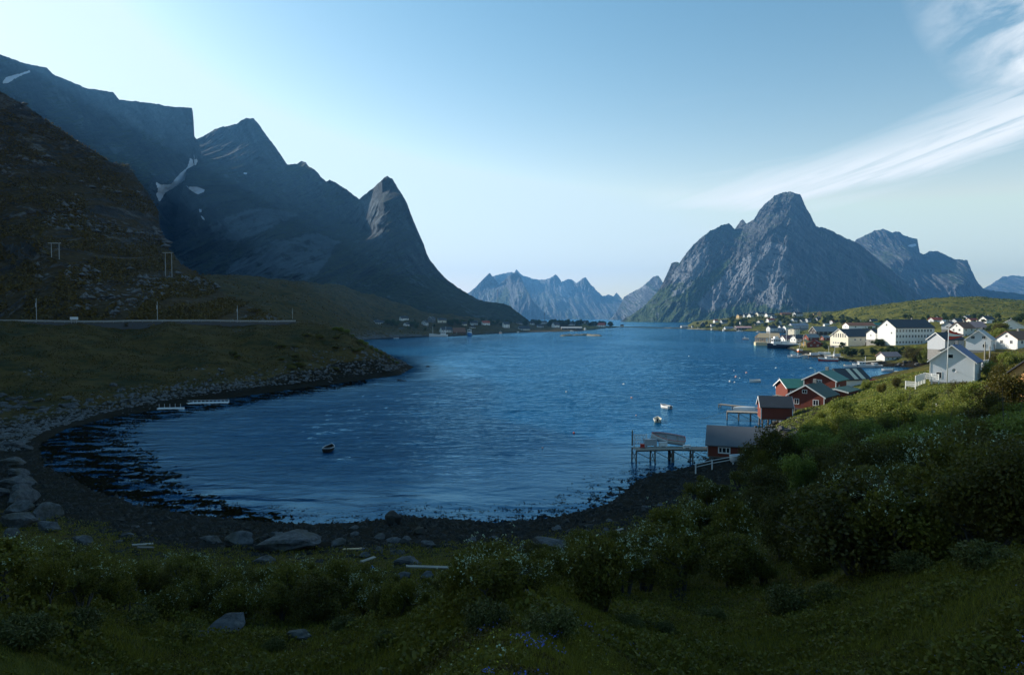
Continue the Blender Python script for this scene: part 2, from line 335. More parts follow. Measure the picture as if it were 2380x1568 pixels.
# great peak across the fjord
skyF = [(1440, 748), (1450, 741), (1475, 727), (1500, 708), (1520, 688), (1540, 660), (1552, 632), (1560, 612), (1572, 608), (1580, 610), (1598, 585), (1625, 556), (1650, 537), (1675, 524), (1694, 518), (1708, 531), (1716, 521), (1726, 509), (1734, 519), (1752, 510), (1762, 492), (1785, 468), (1800, 455), (1820, 447), (1838, 446), (1860, 452), (1868, 470), (1876, 486), (1888, 508), (1897, 526), (1920, 530), (1950, 545), (1975, 556), (1995, 566), (2020, 585), (2050, 610), (2080, 635), (2110, 662), (2130, 680), (2145, 692), (2180, 712), (2220, 735)]
baseF = [(1440, 752), (2220, 752)]
ctF = [(1440, 748, 3300), (1500, 752, 3050), (1500, 708, 3350), (1560, 612, 3550), (1575, 700, 3120), (1600, 752, 2950), (1600, 640, 3330), (1640, 545, 3700), (1694, 518, 3900), (1708, 531, 3950), (1680, 600, 3520), (1726, 509, 3900), (1760, 495, 3920), (1752, 560, 3620), (1820, 447, 4000), (1838, 446, 3980), (1862, 455, 3950), (1835, 520, 3640), (1845, 460, 3920), (1780, 560, 3560), (1830, 580, 3420), (1825, 640, 3200), (1835, 700, 2980), (1830, 752, 2780), (1640, 690, 3180), (1700, 640, 3330), (1740, 600, 3420), (1720, 700, 3080), (1720, 752, 2880), (1897, 526, 3950), (1890, 600, 3500), (1900, 680, 3150), (1910, 752, 2900), (1950, 545, 3950), (2000, 568, 3950), (2000, 640, 3550), (2000, 752, 3000), (2080, 635, 3900), (2080, 752, 3100), (2145, 692, 3700), (2160, 752, 3100), (2220, 752, 3200), (2220, 735, 3400)]
slabF = [[(1620, 710), (1680, 640), (1740, 590), (1790, 560), (1830, 575), (1836, 640), (1815, 720), (1790, 715), (1750, 690), (1650, 722)], [(1560, 640), (1600, 590), (1650, 560), (1640, 620), (1590, 680), (1560, 690)]]
greenF = [[(1445, 752), (1500, 690), (1560, 660), (1640, 640), (1620, 700), (1640, 752)], [(1450, 752), (1500, 715), (1580, 690), (1640, 640), (1700, 600), (1680, 640), (1620, 700), (1600, 735), (1700, 715), (1760, 700), (1740, 725), (1640, 750)], [(1860, 722), (1905, 708), (1918, 716), (1880, 730)], [(1740, 720), (1800, 700), (1850, 715), (1800, 730)], [(2000, 620), (2060, 650), (2110, 700), (2080, 700), (2030, 660)]]
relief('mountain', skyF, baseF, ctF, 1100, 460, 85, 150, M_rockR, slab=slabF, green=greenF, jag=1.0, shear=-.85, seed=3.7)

# serrated mountains behind it on the right
skyG = [(1960, 600), (1990, 556), (2005, 550), (2030, 537), (2052, 532), (2075, 540), (2092, 538), (2100, 545), (2120, 552), (2132, 556), (2138, 588), (2150, 590), (2160, 583), (2180, 584), (2200, 592), (2220, 603), (2248, 604), (2256, 625), (2270, 652), (2285, 672), (2320, 678), (2400, 684), (2520, 690), (2700, 700)]
ctG = [(1960, 600, 5600), (1960, 760, 4300), (2052, 532, 5700), (2060, 640, 4900), (2135, 560, 5600), (2145, 600, 5500), (2100, 700, 4600), (2180, 584, 5500), (2250, 604, 5300), (2200, 680, 4700), (2285, 672, 5100), (2400, 684, 5000), (2400, 760, 4200), (2200, 760, 4200), (2700, 700, 5000), (2700, 760, 4200), (2120, 600, 5100), (2240, 660, 4700)]
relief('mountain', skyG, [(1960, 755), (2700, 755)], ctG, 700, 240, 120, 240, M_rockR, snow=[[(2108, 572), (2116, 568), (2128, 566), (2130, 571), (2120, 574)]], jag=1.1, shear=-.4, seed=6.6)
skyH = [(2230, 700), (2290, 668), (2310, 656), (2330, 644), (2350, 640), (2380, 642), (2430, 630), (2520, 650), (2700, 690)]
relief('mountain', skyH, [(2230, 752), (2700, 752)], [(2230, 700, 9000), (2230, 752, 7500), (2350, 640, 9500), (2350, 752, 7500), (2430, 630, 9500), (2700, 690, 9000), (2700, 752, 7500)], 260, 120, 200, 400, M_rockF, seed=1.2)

# far blue mountains at the head of the fjord, three rows deep
skyE3 = [(1060, 700), (1095, 676), (1120, 655), (1150, 640), (1185, 632), (1195, 634), (1200, 626), (1206, 632), (1215, 640), (1225, 643), (1240, 648), (1255, 650), (1275, 648), (1285, 642), (1292, 637), (1298, 644), (1305, 655), (1320, 648), (1330, 650), (1340, 658), (1352, 648), (1362, 644), (1368, 655), (1380, 668), (1400, 688), (1415, 684), (1425, 688), (1433, 680), (1442, 690), (1452, 700), (1470, 720), (1490, 745)]
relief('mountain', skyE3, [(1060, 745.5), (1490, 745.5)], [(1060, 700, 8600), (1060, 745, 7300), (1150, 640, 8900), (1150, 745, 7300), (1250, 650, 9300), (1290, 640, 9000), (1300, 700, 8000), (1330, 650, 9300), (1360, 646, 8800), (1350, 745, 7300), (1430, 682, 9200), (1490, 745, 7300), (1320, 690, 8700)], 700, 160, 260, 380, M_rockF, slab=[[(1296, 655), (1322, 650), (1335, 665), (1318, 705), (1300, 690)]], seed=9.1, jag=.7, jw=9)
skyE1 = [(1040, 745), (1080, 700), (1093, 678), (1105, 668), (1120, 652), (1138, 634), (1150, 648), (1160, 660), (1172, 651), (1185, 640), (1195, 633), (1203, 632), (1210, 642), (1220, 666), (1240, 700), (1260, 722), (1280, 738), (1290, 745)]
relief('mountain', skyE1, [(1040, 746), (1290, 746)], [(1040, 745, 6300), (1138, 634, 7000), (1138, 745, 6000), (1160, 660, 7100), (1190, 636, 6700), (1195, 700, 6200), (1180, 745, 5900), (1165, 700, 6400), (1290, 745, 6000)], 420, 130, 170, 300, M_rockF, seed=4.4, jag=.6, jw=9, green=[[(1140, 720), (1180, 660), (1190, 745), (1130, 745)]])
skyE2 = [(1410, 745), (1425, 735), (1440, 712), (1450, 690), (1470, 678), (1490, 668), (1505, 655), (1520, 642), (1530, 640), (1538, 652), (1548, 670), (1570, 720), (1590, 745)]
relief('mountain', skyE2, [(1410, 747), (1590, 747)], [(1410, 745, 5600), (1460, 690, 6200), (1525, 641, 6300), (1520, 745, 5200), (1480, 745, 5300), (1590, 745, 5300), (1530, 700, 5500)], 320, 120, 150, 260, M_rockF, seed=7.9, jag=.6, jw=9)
# ------------------------------------------------------------------ house table: px, py of the base, depth, width, length, wall h, roof rise, turn, wall, roof, windows, label
HOUSES = [
 # left shore village
 (875, 758, 905, 7, 8, 5, 3.2, 40, 'white', 'slate', 1, 'white house beside the dark trees at the left end of the far shore'),
 (887, 754, 925, 4, 5, 3, 2, 40, 'white', 'slate', 0, 'small white annex just right of the leftmost far shore house'),
 (938, 747, 955, 8, 11, 4.5, 3, 30, 'white', 'slate', 1, 'white house highest on the shaded slope above the left shore'),
 (944, 760, 850, 5, 6, 3.4, 2, 60, 'white', 'slate', 0, 'small bright white cottage below the highest house on the left shore'),
 (932, 769, 810, 6, 6, 2, 1.6, 20, 'greyw', 'slate', 0, 'low pale shed near the water on the shaded left shore'),
 (987, 757.5, 930, 7, 7, 4.5, 3, 65, 'greyw', 'slate', 1, 'pale grey gabled house left of the green bank on the left shore'),
 (1002.5, 750.5, 1000, 8, 9, 6, 3.5, 65, 'grey', 'slate', 1, 'tall dark grey house behind the pale gabled one on the left shore'),
 (1027, 750, 1000, 8, 12, 4, 2.4, 15, 'cream', 'slate', 1, 'cream house on the green bank above the white boathouse'),
 (1036, 775.5, 866, 11, 14, 5, 3.6, 25, 'white', 'slate', 1, 'big white waterside boathouse behind the white fishing boat on the left shore'),
 (1066, 777, 862, 12, 15, 3.4, 5, 12, 'brown', 'brownroof', 0, 'long brown boathouse with a low wide roof beside the blue boat'),
 (1078, 759, 985, 6, 7, 4, 3, 30, 'cream', 'slate', 0, 'small cream house above the brown boathouse roof'),
 (1100.6, 757, 1000, 7, 11, 4.5, 3, 20, 'greyw', 'slate', 1, 'pale house behind the blue boat on the left shore'),
 (1099, 764, 950, 4, 6, 2.4, 1.6, 20, 'cream', 'slate', 0, 'tiny cream shed below the pale house behind the blue boat'),
 (1128.5, 757, 1010, 8, 11, 4.4, 2.8, 20, 'white', 'redroof', 1, 'white house with a red roof among trees on the left shore'),
 (1176, 761.5, 1012, 6.5, 9, 5.5, 3.4, 25, 'white', 'slate', 1, 'narrow white house with one brightly lit gable on the left shore'),
 (1206.5, 755.5, 1200, 7, 10, 3.4, 2.2, 10, 'greyw', 'slate', 0, 'pale low house behind the pier building on the far spit'),
 (1218, 769.5, 1045, 9, 17, 3.6, 4.2, 15, 'white', 'slate', 1, 'white pier building with a dark end wall over the water'),
 (1236.6, 755, 1260, 6, 7, 3.2, 2.4, 15, 'white', 'slate', 0, 'small white house between dark trees on the far spit'),
 (1255.6, 761.5, 1160, 7, 10, 3, 2.2, 15, 'greyw', 'slate', 0, 'low pale house left of the steep white gable on the spit'),
 (1264.4, 752.5, 1380, 8, 11, 3.6, 2.6, 15, 'greyw', 'slate', 0, 'pale house at the treeline behind the low house on the spit'),
 (1291.5, 761, 1155, 8, 11, 4.4, 4.6, 38, 'white', 'slate', 1, 'white house with a steep bright gable left of the fish quay'),
 (1328.5, 767.5, 1110, 9, 33, 3.8, 1.8, 4, 'darkwall', 'whiteroof', 1, 'long fish quay building with a flat pale roof on the spit'),
 (1328, 757, 1310, 8, 12, 3.6, 2.6, 15, 'greyw', 'slate', 0, 'pale house rising behind the long fish quay building'),
 (1359, 751.5, 1430, 6, 8, 3.5, 2.4, 15, 'greyw', 'slate', 0, 'small pale house half hidden by the tallest trees on the spit'),
 (1395.5, 760, 1400, 9, 19, 4.6, 4.2, 6, 'white', 'redroof', 1, 'white house with a red roof alone at the waterline of the spit'),
 (1446, 759, 1500, 5, 6, 3, 2, 30, 'cream', 'slate', 0, 'tiny cream hut at the right tip of the tree covered spit'),
 # breakwater and right village, back rows
 (1590.8, 762, 1330, 7, 13, 3, 2, 10, 'greyw', 'whiteroof', 0, 'grey shed with a pale roof on the stone breakwater'),
 (1610, 761, 1340, 3, 4, 3, 1.2, 0, 'white', 'slate', 0, 'tiny white hut right of the grey shed on the breakwater'),
 (1634.7, 759, 1260, 9, 10, 4, 4.5, 75, 'darkwall', 'whiteroof', 0, 'dark gabled house with white edges at the left end of the right village'),
 (1658, 760, 1240, 6, 9, 3.4, 2.4, 10, 'white', 'slate', 0, 'white cottage second from the left in the right village'),
 (1664, 750, 1330, 6, 8, 4, 2.6, 20, 'white', 'redroof', 0, 'small white house with a red roof behind the white cottage'),
 (1683, 754, 1230, 8, 11, 5, 3.4, 15, 'greyw', 'slate', 1, 'grey house beside the dark trees above the blue grey shed'),
 (1694, 767, 1120, 8, 13, 3.4, 2.4, 5, 'greyw', 'blueroof', 0, 'blue grey shed at the water left of the long pink roofed hall'),
 (1728, 768, 1090, 12, 25, 4.5, 2.2, 3, 'darkwall', 'pinkroof', 1, 'long dark waterside hall with a faded pink roof'),
 (1722, 755.5, 1130, 3, 3, 5, 2, 0, 'white', 'slate', 0, 'little white turret behind the pink roofed hall'),
 (1720, 739, 1230, 7, 9, 4, 2.8, 25, 'yellow', 'slate', 1, 'yellow house leftmost on the village hilltop'),
 (1733, 737.5, 1250, 6, 8, 3.6, 2.4, 25, 'greyw', 'slate', 0, 'grey house between the yellow and the white hilltop houses'),
 (1748, 737.5, 1210, 8, 12, 4, 3, 25, 'white', 'slate', 1, 'white hilltop house with a bright gable right of the grey one'),
 (1767, 734.5, 1240, 8, 13, 4, 3, 20, 'cream', 'slate', 1, 'cream house highest on the village hilltop'),
 (1790.5, 736, 1200, 8, 15, 3.6, 2.8, 15, 'white', 'slate', 1, 'white house with a wide dark roof on the village hill'),
 (1799, 740, 1170, 6, 9, 3, 2, 15, 'greyw', 'slate', 0, 'pale shed below the wide dark roof on the hill'),
 (1827, 732.5, 1230, 9, 18, 2.6, 2.2, 5, 'brown', 'brownroof', 0, 'long red brown house among trees on the village hill'),
 (1856, 735, 1180, 8, 15, 4.4, 3, 15, 'greyw', 'slate', 1, 'large grey white house on the hill left of the orange one'),
 (1906, 735, 1120, 6, 7, 5.4, 3.4, 60, 'orange', 'slate', 1, 'tall orange house standing alone at the right end of the hill'),
 (1894, 733, 1190, 4, 6, 2.4, 1.6, 10, 'yellow', 'slate', 0, 'small yellow shed just left of the tall orange house'),
 (1768.5, 752.5, 1130, 7, 10, 3.4, 2.8, 30, 'white', 'slate', 1, 'white cottage above the green bank behind the pink roofed hall'),
 (1760.5, 756, 1110, 5, 9, 2.4, 1.6, 5, 'cream', 'slate', 0, 'low cream shed below the white cottage on the bank'),
 (1792, 749, 1140, 8, 13, 4, 2.8, 18, 'white', 'redroof', 1, 'white house with a dull red roof in the middle of the hillside'),
 (1814, 755, 1080, 4, 4, 5, 1.6, 60, 'white', 'slate', 0, 'narrow tall white house in the middle of the right village'),
 (1847.6, 749.5, 1100, 7, 10, 4, 3.2, 25, 'white', 'slate', 1, 'white house with a pale roof above the long blue grey hall'),
 (1866, 752.5, 1080, 7, 9, 4, 3.2, 30, 'white', 'slate', 1, 'white gabled house right of the pale roofed one above the hall'),
 (1881, 749, 1090, 7, 10, 3.8, 2.8, 20, 'greyw', 'slate', 0, 'pale house third from the left in the middle row of the village'),
 (1903, 747, 1090, 7, 9, 3.6, 2.6, 20, 'greyw', 'slate', 0, 'pale house fourth in the middle row below the orange house'),
 (1943.5, 753, 900, 7, 12, 3, 1.8, 5, 'greyw', 'redroof', 1, 'grey house with a bright red roof below the green hill'),
 (1921, 758, 850, 4, 6, 2, 1.4, 10, 'white', 'whiteroof', 0, 'small white shed below the bright red roofed house'),
 (2004, 751.5, 760, 4, 8, 2, 1.4, 10, 'greyw', 'whiteroof', 0, 'low pale shed at the foot of the green hill'),
 (2031, 752, 720, 5, 8, 3, 2, 10, 'greyw', 'slate', 0, 'grey cottage right of the low shed at the foot of the hill'),
 (1818, 765.5, 1020, 6, 9, 3.6, 2.6, 20, 'white', 'slate', 0, 'white shed by the quay behind the drying racks'),
 (1796, 769.5, 950, 8, 13, 4.6, 3, 20, 'white', 'slate', 1, 'white quay house left behind the drying racks'),
 (1812, 770.5, 960, 7, 12, 3, 2.4, 5, 'greyw', 'blueroof', 0, 'blue grey quay shed right behind the drying racks'),
 (1858, 762.5, 1000, 10, 25, 4, 3, 3, 'greyw', 'blueroof', 1, 'long blue grey hall in the middle of the village'),
 (1833, 768.5, 960, 8, 12, 4.6, 2.6, 12, 'white', 'yellowroof', 1, 'white house with a yellowish roof beside the cream tank house'),
 # harbour front
 (1847.6, 782, 640, 7, 8, 7, .5, 30, 'cream', 'slate', 0, 'flat topped cream and grey tower building on the harbour spit'),
 (1920, 783, 600, 10, 23, 5, 4.2, 12, 'brickdark', 'greyroof', 1, 'long dark warehouse with a grey roof and a red brick gable'),
 (1832, 798, 515, 6.5, 9, 3.6, 2.6, 18, 'white', 'purpleroof', 1, 'white waterside shed with a dull purple roof behind the blue hulled ship'),
 (1858, 795.5, 500, 6.5, 9, 3, 2.4, 18, 'white', 'slate', 1, 'white shed with a dark roof right of the purple roofed one'),
 (1888, 792, 490, 6, 9, 2.6, 2.2, 14, 'redwall', 'greyroof', 0, 'red shed with a grey roof behind the harbour front'),
 (1898, 808, 452, 9, 7, 2.6, 2.4, 62, 'redwall', 'rededge', 1, 'dark red boathouse with a red roof edge on the harbour front'),
 (1872.5, 804, 470, 3, 4, 3, 1.4, 40, 'yellow', 'yellowroof', 0, 'tiny yellow hut between the orange boat and the dark red boathouse'),
 (1922, 791, 500, 4, 7, 2.2, 1.4, 14, 'redwall', 'greyroof', 0, 'small red shed with a grey roof left of the assembly hall'),
 (2001, 804, 425, 16, 26, 6, 4.6, 14, 'cream', 'slate', 2, 'big cream assembly hall with a row of six windows in its gable'),
 (2000, 765, 540, 9, 22, 3, 2.2, 5, 'white', 'brownroof', 0, 'building with a rust brown roof behind the assembly hall'),
 (2041, 763, 560, 4, 6, 3, 1.6, 5, 'white', 'greenroof', 0, 'small white shed with a green roof left of the school'),
 (2070, 839, 334, 5, 10, 2.5, 1.8, 18, 'white', 'pinkroof', 2, 'low white boathouse with a pale pink roof on the cove quay'),
 # right slope
 (2178, 753, 560, 6, 9, 3.6, 1.8, 8, 'greyw', 'redroof', 0, 'grey house with a red roof just right behind the school'),
 (2200, 753.5, 520, 4, 6, 2, 1.2, 8, 'white', 'whiteroof', 0, 'low white shed beside the red roofed house behind the school'),
 (2227, 756, 480, 5, 6, 3, 2, 20, 'greyw', 'slate', 0, 'small blue grey house right of the low white shed'),
 (2254, 747, 620, 7, 10, 3, 2.4, 20, 'greyw', 'slate', 0, 'grey house uppermost at the foot of the green hill'),
 (2262, 750.5, 560, 5, 7, 2.2, 1.6, 10, 'cream', 'redroof', 0, 'cream shed with an orange red roof below the uppermost grey house'),
 (2298, 752, 520, 6, 9, 3.4, 2.4, 20, 'white', 'slate', 0, 'white house with a dark roof under the crest at the right'),
 (2243, 785, 372, 7.5, 9, 5.5, 3, 22, 'white', 'brownroof', 2, 'white house with a tall lit gable and brown roof above the flag'),
 (2272, 770, 400, 7, 10, 2.6, 3, 15, 'cream', 'pinkroof', 0, 'house with a broad salmon pink roof right of the tall white gable'),
 (2212, 766, 400, 6, 7, 2.6, 2.2, 40, 'greyw', 'slate', 0, 'small pale house left of the tall white gable'),
 (2362, 766, 335, 11, 10, 1.6, 3.4, 55, 'white', 'whiteroof', 0, 'white house whose wide bright gable shows above the trees at the right edge'),
 (2372, 813, 245, 8, 9, 4, 2.6, 18, 'white', 'brownroof', 2, 'white house with a brown roof and lit terrace at the right edge'),
 (2292, 815, 240, 7.5, 9, 4, 3.2, 47, 'bluew', 'paleroof', 2, 'pale blue house with two attic windows behind the flagpole house'),
 (2208, 813, 262, 7.5, 10, 4, 2.6, 18, 'greyw', 'slate', 2, 'house with a dark slate roof and lit white gable behind the flagpole'),
 (2215, 826, 236, 4, 5, 1.6, .8, 18, 'cream', 'slate', 0, 'low cream annex showing left of the flagpole house roof'),
]
# ------------------------------------------------------------------ water outline (polygon in world metres)
_W = [(962, 853), (930, 871), (900, 875), (800, 889), (700, 902), (600, 916), (520, 927), (400, 946), (250, 972), (150, 998), (90, 1035), (100, 1085), (150, 1105), (230, 1145), (320, 1178), (450, 1202), (600, 1222), (740, 1232), (850, 1226), (930, 1206), (1000, 1212), (1150, 1218), (1280, 1206), (1400, 1178), (1450, 1146), (1480, 1118), (1540, 1098), (1600, 1088), (1655, 1068), (1700, 1046), (1745, 1020), (1768, 1000), (1790, 985), (1815, 972), (1840, 950), (1850, 928), (1880, 914), (1930, 906), (1965, 901), (2000, 895), (2050, 890), (2100, 883), (2130, 873), (2150, 862), (2135, 855), (2090, 852), (2050, 852), (2010, 849), (1985, 840), (1930, 836), (1880, 828), (1855, 820), (1838, 812), (1812, 806), (1790, 806), (1785, 797), (1800, 785), (1850, 778), (1884, 777), (1893, 772), (1860, 770.5), (1800, 771), (1745, 770), (1690, 770), (1640, 767), (1600, 765)]
WATER = [w0(*p) for p in _W]
WATER += [(430, 1700), (700, 1600+900), (2600, 7000), (2600, 9500), (-2600, 9500), (-300, 4200), (-60, 2600), (30, 1800), (130, 1640), (215, 1600), (240, 1540)]
WATER += [w0(*p) for p in [(1438, 760.5), (1400, 763), (1355, 769), (1300, 771), (1233, 772), (1200, 773), (1160, 774), (1104, 777), (1083, 779.5), (1040, 782), (990, 782), (930, 784), (870, 788), (838, 791)]]
WATER += [(-150, 560), (-110, 460), (-80, 380), (-58, 330), (-50, 310)]

def azr(x, y): return np.arctan2(x, y)*4.0, np.log(np.hypot(x, y))
GP = []                                     # ground control: x, y, z
def gp(px, py, Yd): x, y, z = at(px, py, Yd); GP.append((float(x), float(y), float(z)))
for h in HOUSES: gp(h[0], h[1], h[2])
for p in [(0, 0, 20.2), (0, -30, 26), (-30, -5, 21), (30, -5, 22), (-60, -20, 30), (60, -20, 30), (0, 6, 18.5), (0, 12, 16.7), (0, 20, 14.4), (0, 35, 9.4), (0, 50, 4.6), (0, 60, 1.6), (-12, 15, 15.8), (-20, 25, 12.6), (-30, 40, 8), (-45, 55, 3.4), (-50, 20, 14), (-50, 40, 8), (-66, 72, 1.5), (15, 20, 14.7), (20, 35, 10.6), (25, 50, 6.2), (22, 65, 2.6), (12, 14, 16.6), (35, 35, 12.4), (40, 50, 10), (45, 65, 7.6), (42, 78, 5.4), (50, 95, 7.2), (60, 110, 9.0), (36, 92, 3.2), (44, 105, 4.4), (60, 60, 12.4), (80, 80, 13), (100, 100, 13), (110, 130, 11), (96, 150, 8), (75, 128, 7.6), (70, 145, 5), (30, 78, 3), (60, 84, 9.5), (-100, 60, 22), (-150, 90, 40), (100, 30, 24), (-120, 110, 12), (-140, 140, 16)]: GP.append(p)
for p in [(0, 752, 258), (200, 751, 272), (400, 750.5, 286), (600, 750.5, 300), (700, 753, 302), (765, 756, 297), (830, 781, 290), (875, 808, 287), (915, 838, 288), (0, 765, 235), (200, 765, 250), (400, 765, 262), (600, 770, 275), (0, 850, 190), (200, 850, 205), (400, 860, 210), (600, 860, 230), (750, 840, 250), (0, 758, 300), (300, 757, 310), (600, 752, 330), (760, 757, 330), (0, 930, 162), (-200, 900, 160), (-200, 780, 210),
          (480, 645, 880), (560, 643, 900), (620, 650, 920), (700, 657, 960), (800, 668, 1000), (870, 688, 1050), (950, 712, 1080), (1050, 735, 1090), (1130, 744, 1090), (1200, 753, 1120), (520, 700, 600), (620, 735, 480), (700, 741, 560), (800, 748, 690), (870, 757, 850), (930, 757, 880), (560, 672, 1300), (800, 700, 1400), (1000, 735, 1300),
          (1940, 722, 950), (2000, 716, 950), (2100, 704, 950), (2160, 694, 940), (2250, 690, 920), (2320, 694, 900), (2400, 702, 880), (2550, 712, 850), (1990, 744, 720), (2100, 740, 690), (2250, 735, 680), (2380, 738, 600), (2100, 716, 1300), (2300, 715, 1300), (1880, 728, 1400), (1800, 730, 1400), (1700, 740, 1500), (1840, 727, 1300),
          (2081, 803, 392), (2150, 803, 385), (2050, 815, 372), (2000, 822, 370), (2120, 812, 355), (2110, 838, 318), (1960, 812, 400), (2135, 832, 300), (2350, 770, 320), (2300, 760, 420), (2250, 765, 450), (2380, 812, 235), (2150, 790, 420),
          (1280, 762, 1500), (1350, 760, 1480), (1400, 759, 1480), (1240, 762, 1300), (2228, 888, 147), (2150, 880, 165), (2120, 885, 160)]: gp(*p)
GP = np.array(GP)
_fx, _fy = azr(GP[:, 0], np.maximum(GP[:, 1], .01)); _near = GP[:, 1] < 5
# behind the camera the log-polar frame wraps: use plain metres there
gf = rbf(np.stack(azr(GP[~_near, 0], GP[~_near, 1]), 1), GP[~_near, 2], .004)
gf0 = rbf(GP[GP[:, 1] < 60][:, :2], GP[GP[:, 1] < 60][:, 2], .0)
def ground_h(x, y, fine=True):
    x = np.asarray(x, float); y = np.asarray(y, float)
    r = np.hypot(x, y)
    b = np.where(r > 4, gf(*azr(x, np.maximum(y, 1.0))), 18.)
    k = sstep(14, 4, r) if np.any(r < 14) or np.any(y < 4) else 0*r
    k = np.maximum(k, sstep(6, 0, y))
    if np.any(k > 0): b = np.where(k > 0, b*(1-k)+gf0(x, y)*k, b)
    b = np.where(y < 0, np.minimum(b, 34), b)
    ins = inpoly(x, y, WATER); d = polydist(x, y, WATER)
    n1 = fbm(x/26, y/26, 4); n2 = fbm(x/4.2+9, y/4.2, 4); n3 = fbm(x/1.3, y/1.3+4, 3)
    far = sstep(90, 300, r)
    land = np.minimum(np.maximum(b, .05*d+.12), .05+.55*d)
    amp1 = (.25+1.6*far)*sstep(3, 30, d)
    land = land + far*sstep(8, 60, d)*(ridged(x/70+3, y/70, 4)-.5)*np.where((x < -60) & (y > 420), 9, 3.5)
    land = land + n1*amp1 + n2*(.16+.25*far)*sstep(0, 6, d) + n3*.06
    sea = -np.minimum(.02+.045*d, .3+.12*np.maximum(d-4, 0)*1.0) - .1*far
    sea = np.maximum(sea, -9)
    sea = sea + (n2*.20+n3*.16)*np.exp(-d/9.)*(1-far*.8)
    z = np.where(ins, sea, land)
    return z, d, ins
azs = np.concatenate([np.linspace(-180, -88, 50)[:-1], np.linspace(-88, -42, 60)[:-1], np.linspace(-42, 42, 800), np.linspace(42, 70, 40)[1:], np.linspace(70, 180, 55)[1:]])*math.pi/180
rs = np.concatenate([np.exp(np.linspace(math.log(1.2), math.log(2700), 760))])
AZ, RS = np.meshgrid(azs, rs)
GX = RS*np.sin(AZ); GY = RS*np.cos(AZ)
GZ, GD, GI = ground_h(GX, GY)
# fjord floor stays under water, far land only where the table says so
GZ = np.where((GY > 1650) & (GX > -100), -6, GZ)
ground_lookup = lambda x, y: ground_h(np.array([x], float), np.array([y], float))[0][0]
def hit(px, py, y0=6, y1=1600, n=500):
    rx, rz = ray(px, py); ys = np.exp(np.linspace(math.log(y0), math.log(y1), n))
    zz = np.maximum(ground_h(rx*ys, ys)[0], 0); rzv = CAMZ + rz*ys
    k = np.nonzero(rzv <= zz)[0]
    if not len(k): return None
    k = k[0]; k0 = max(k-1, 0)
    a, b = rzv[k0]-zz[k0], rzv[k]-zz[k]; t = 0 if a == b else a/(a-b); t = min(max(t, 0), 1)
    yy = ys[k0] + (ys[k]-ys[k0])*t
    return float(rx*yy), float(yy), float(ground_lookup(rx*yy, yy))

def m_ground():
    s = MB_('heath_and_shore'); p = s.pos()
    geo = s.new('ShaderNodeNewGeometry'); sep = s.new('ShaderNodeSeparateXYZ'); s.link(geo.outputs['Position'], sep.inputs[0])
    nz = s.new('ShaderNodeSeparateXYZ'); s.link(geo.outputs['Normal'], nz.inputs[0])
    nA = s.noise(.035, 6, .6, p, .5); nB = s.noise(.35, 6, .65, p, .3); nC = s.noise(3.0, 5, .65, p)
    heath = s.mix(s.ramp(nB, [(.35, 0), (.65, 1)]), (.080, .050, .011), (.108, .074, .017))
    lush = s.mix(s.ramp(nB, [(.3, 0), (.7, 1)]), (.075, .074, .010), (.17, .165, .022))
    g = s.mix(s.attr('lush'), heath, lush)
    nP = s.noise(.11, 7, .7, p, .6); g = s.mix(s.ramp(nP, [(.40, .8), (.55, 0)]), g, (.018, .028, .008))
    g = s.mix(s.ramp(nC, [(.3, .0), (.7, .55)]), g, s.mix(.5, g, (.02, .02, .008)))
    rock = s.mix(s.ramp(nC, [(.3, 0), (.7, 1)]), (.05, .05, .052), (.17, .17, .175))
    rm = s.ramp(s.math('ADD', s.math('MULTIPLY', s.math('SUBTRACT', nB, .5), 2.2), s.math('ADD', s.attr('rocky'), s.math('MULTIPLY', s.math('SUBTRACT', nA, .5), .9))), [(.5, 0), (.62, 1)])
    c = s.mix(rm, g, rock)
    kelp = s.mix(s.ramp(nC, [(.35, 0), (.7, 1)]), (.007, .006, .004), (.026, .022, .011))
    kz = s.ramp(s.math('ADD', sep.outputs[2], s.math('MULTIPLY', s.math('SUBTRACT', nB, .5), 1.6)), [(.55, 1), (1.0, 0)])
    kz = s.math('MAXIMUM', kz, s.ramp(s.math('ADD', s.attr('beach'), s.math('MULTIPLY', s.math('SUBTRACT', nB, .5), .9)), [(.45, 0), (.6, 1)]))
    c = s.mix(kz, c, kelp)
    n = s.bump(nC, .9, .25); n = s.bump(nB, .7, .8, n)
    return s.done(c, .95, n, Specular_IOR_Level=.08)
lush = np.clip(sstep(-60, -10, GX)*sstep(200, 150, GY)*.55 + sstep(20, 60, GX)*.5 + sstep(200, 500, GY)*sstep(60, 160, GX)*.6, 0, 1)
lush = lush*np.where((GY > 22) & (GY < 120) & (GX < 20), .35, 1)
lush = np.where((GY > 420) & (GX < 120), .0, lush)
rocky = np.where(GI, .3, .55*np.exp(-GD/5.5)+.02) + .16*sstep(-20, -60, GX)*sstep(120, 160, GY)*sstep(26, 12, GD)
rocky = rocky + np.where((GX > 200) & (GY > 600), .12, 0) + np.where((GY > 420) & (GX < -60) & (GY < 1300), .22, 0)
bw = 8.5+6*sstep(-42, -30, GX)*sstep(8, -6, GX)+3.5*fbm(GX/6, GY/6, 3)+2*sstep(0, 10, GX)
beach = np.where((GY < 150) & ~GI & (GX < 45), sstep(bw+5, bw-1, GD), np.where(GY < 330, sstep(13, 8, GD), 0))
M_ground = m_ground()
keepm = np.ones((len(rs)-1, len(azs)-1), bool)
zc = np.maximum(np.maximum(GZ[:-1, :-1], GZ[1:, 1:]), np.maximum(GZ[1:, :-1], GZ[:-1, 1:]))
keepm = ~((zc < -1.2))
go = mesh_np('ground', np.stack([GX, GY, GZ], -1).reshape(-1, 3), grid_faces(len(rs), len(azs), keepm), M_ground, True, {'lush': lush, 'rocky': rocky, 'beach': beach})
tag(go, kind='structure')
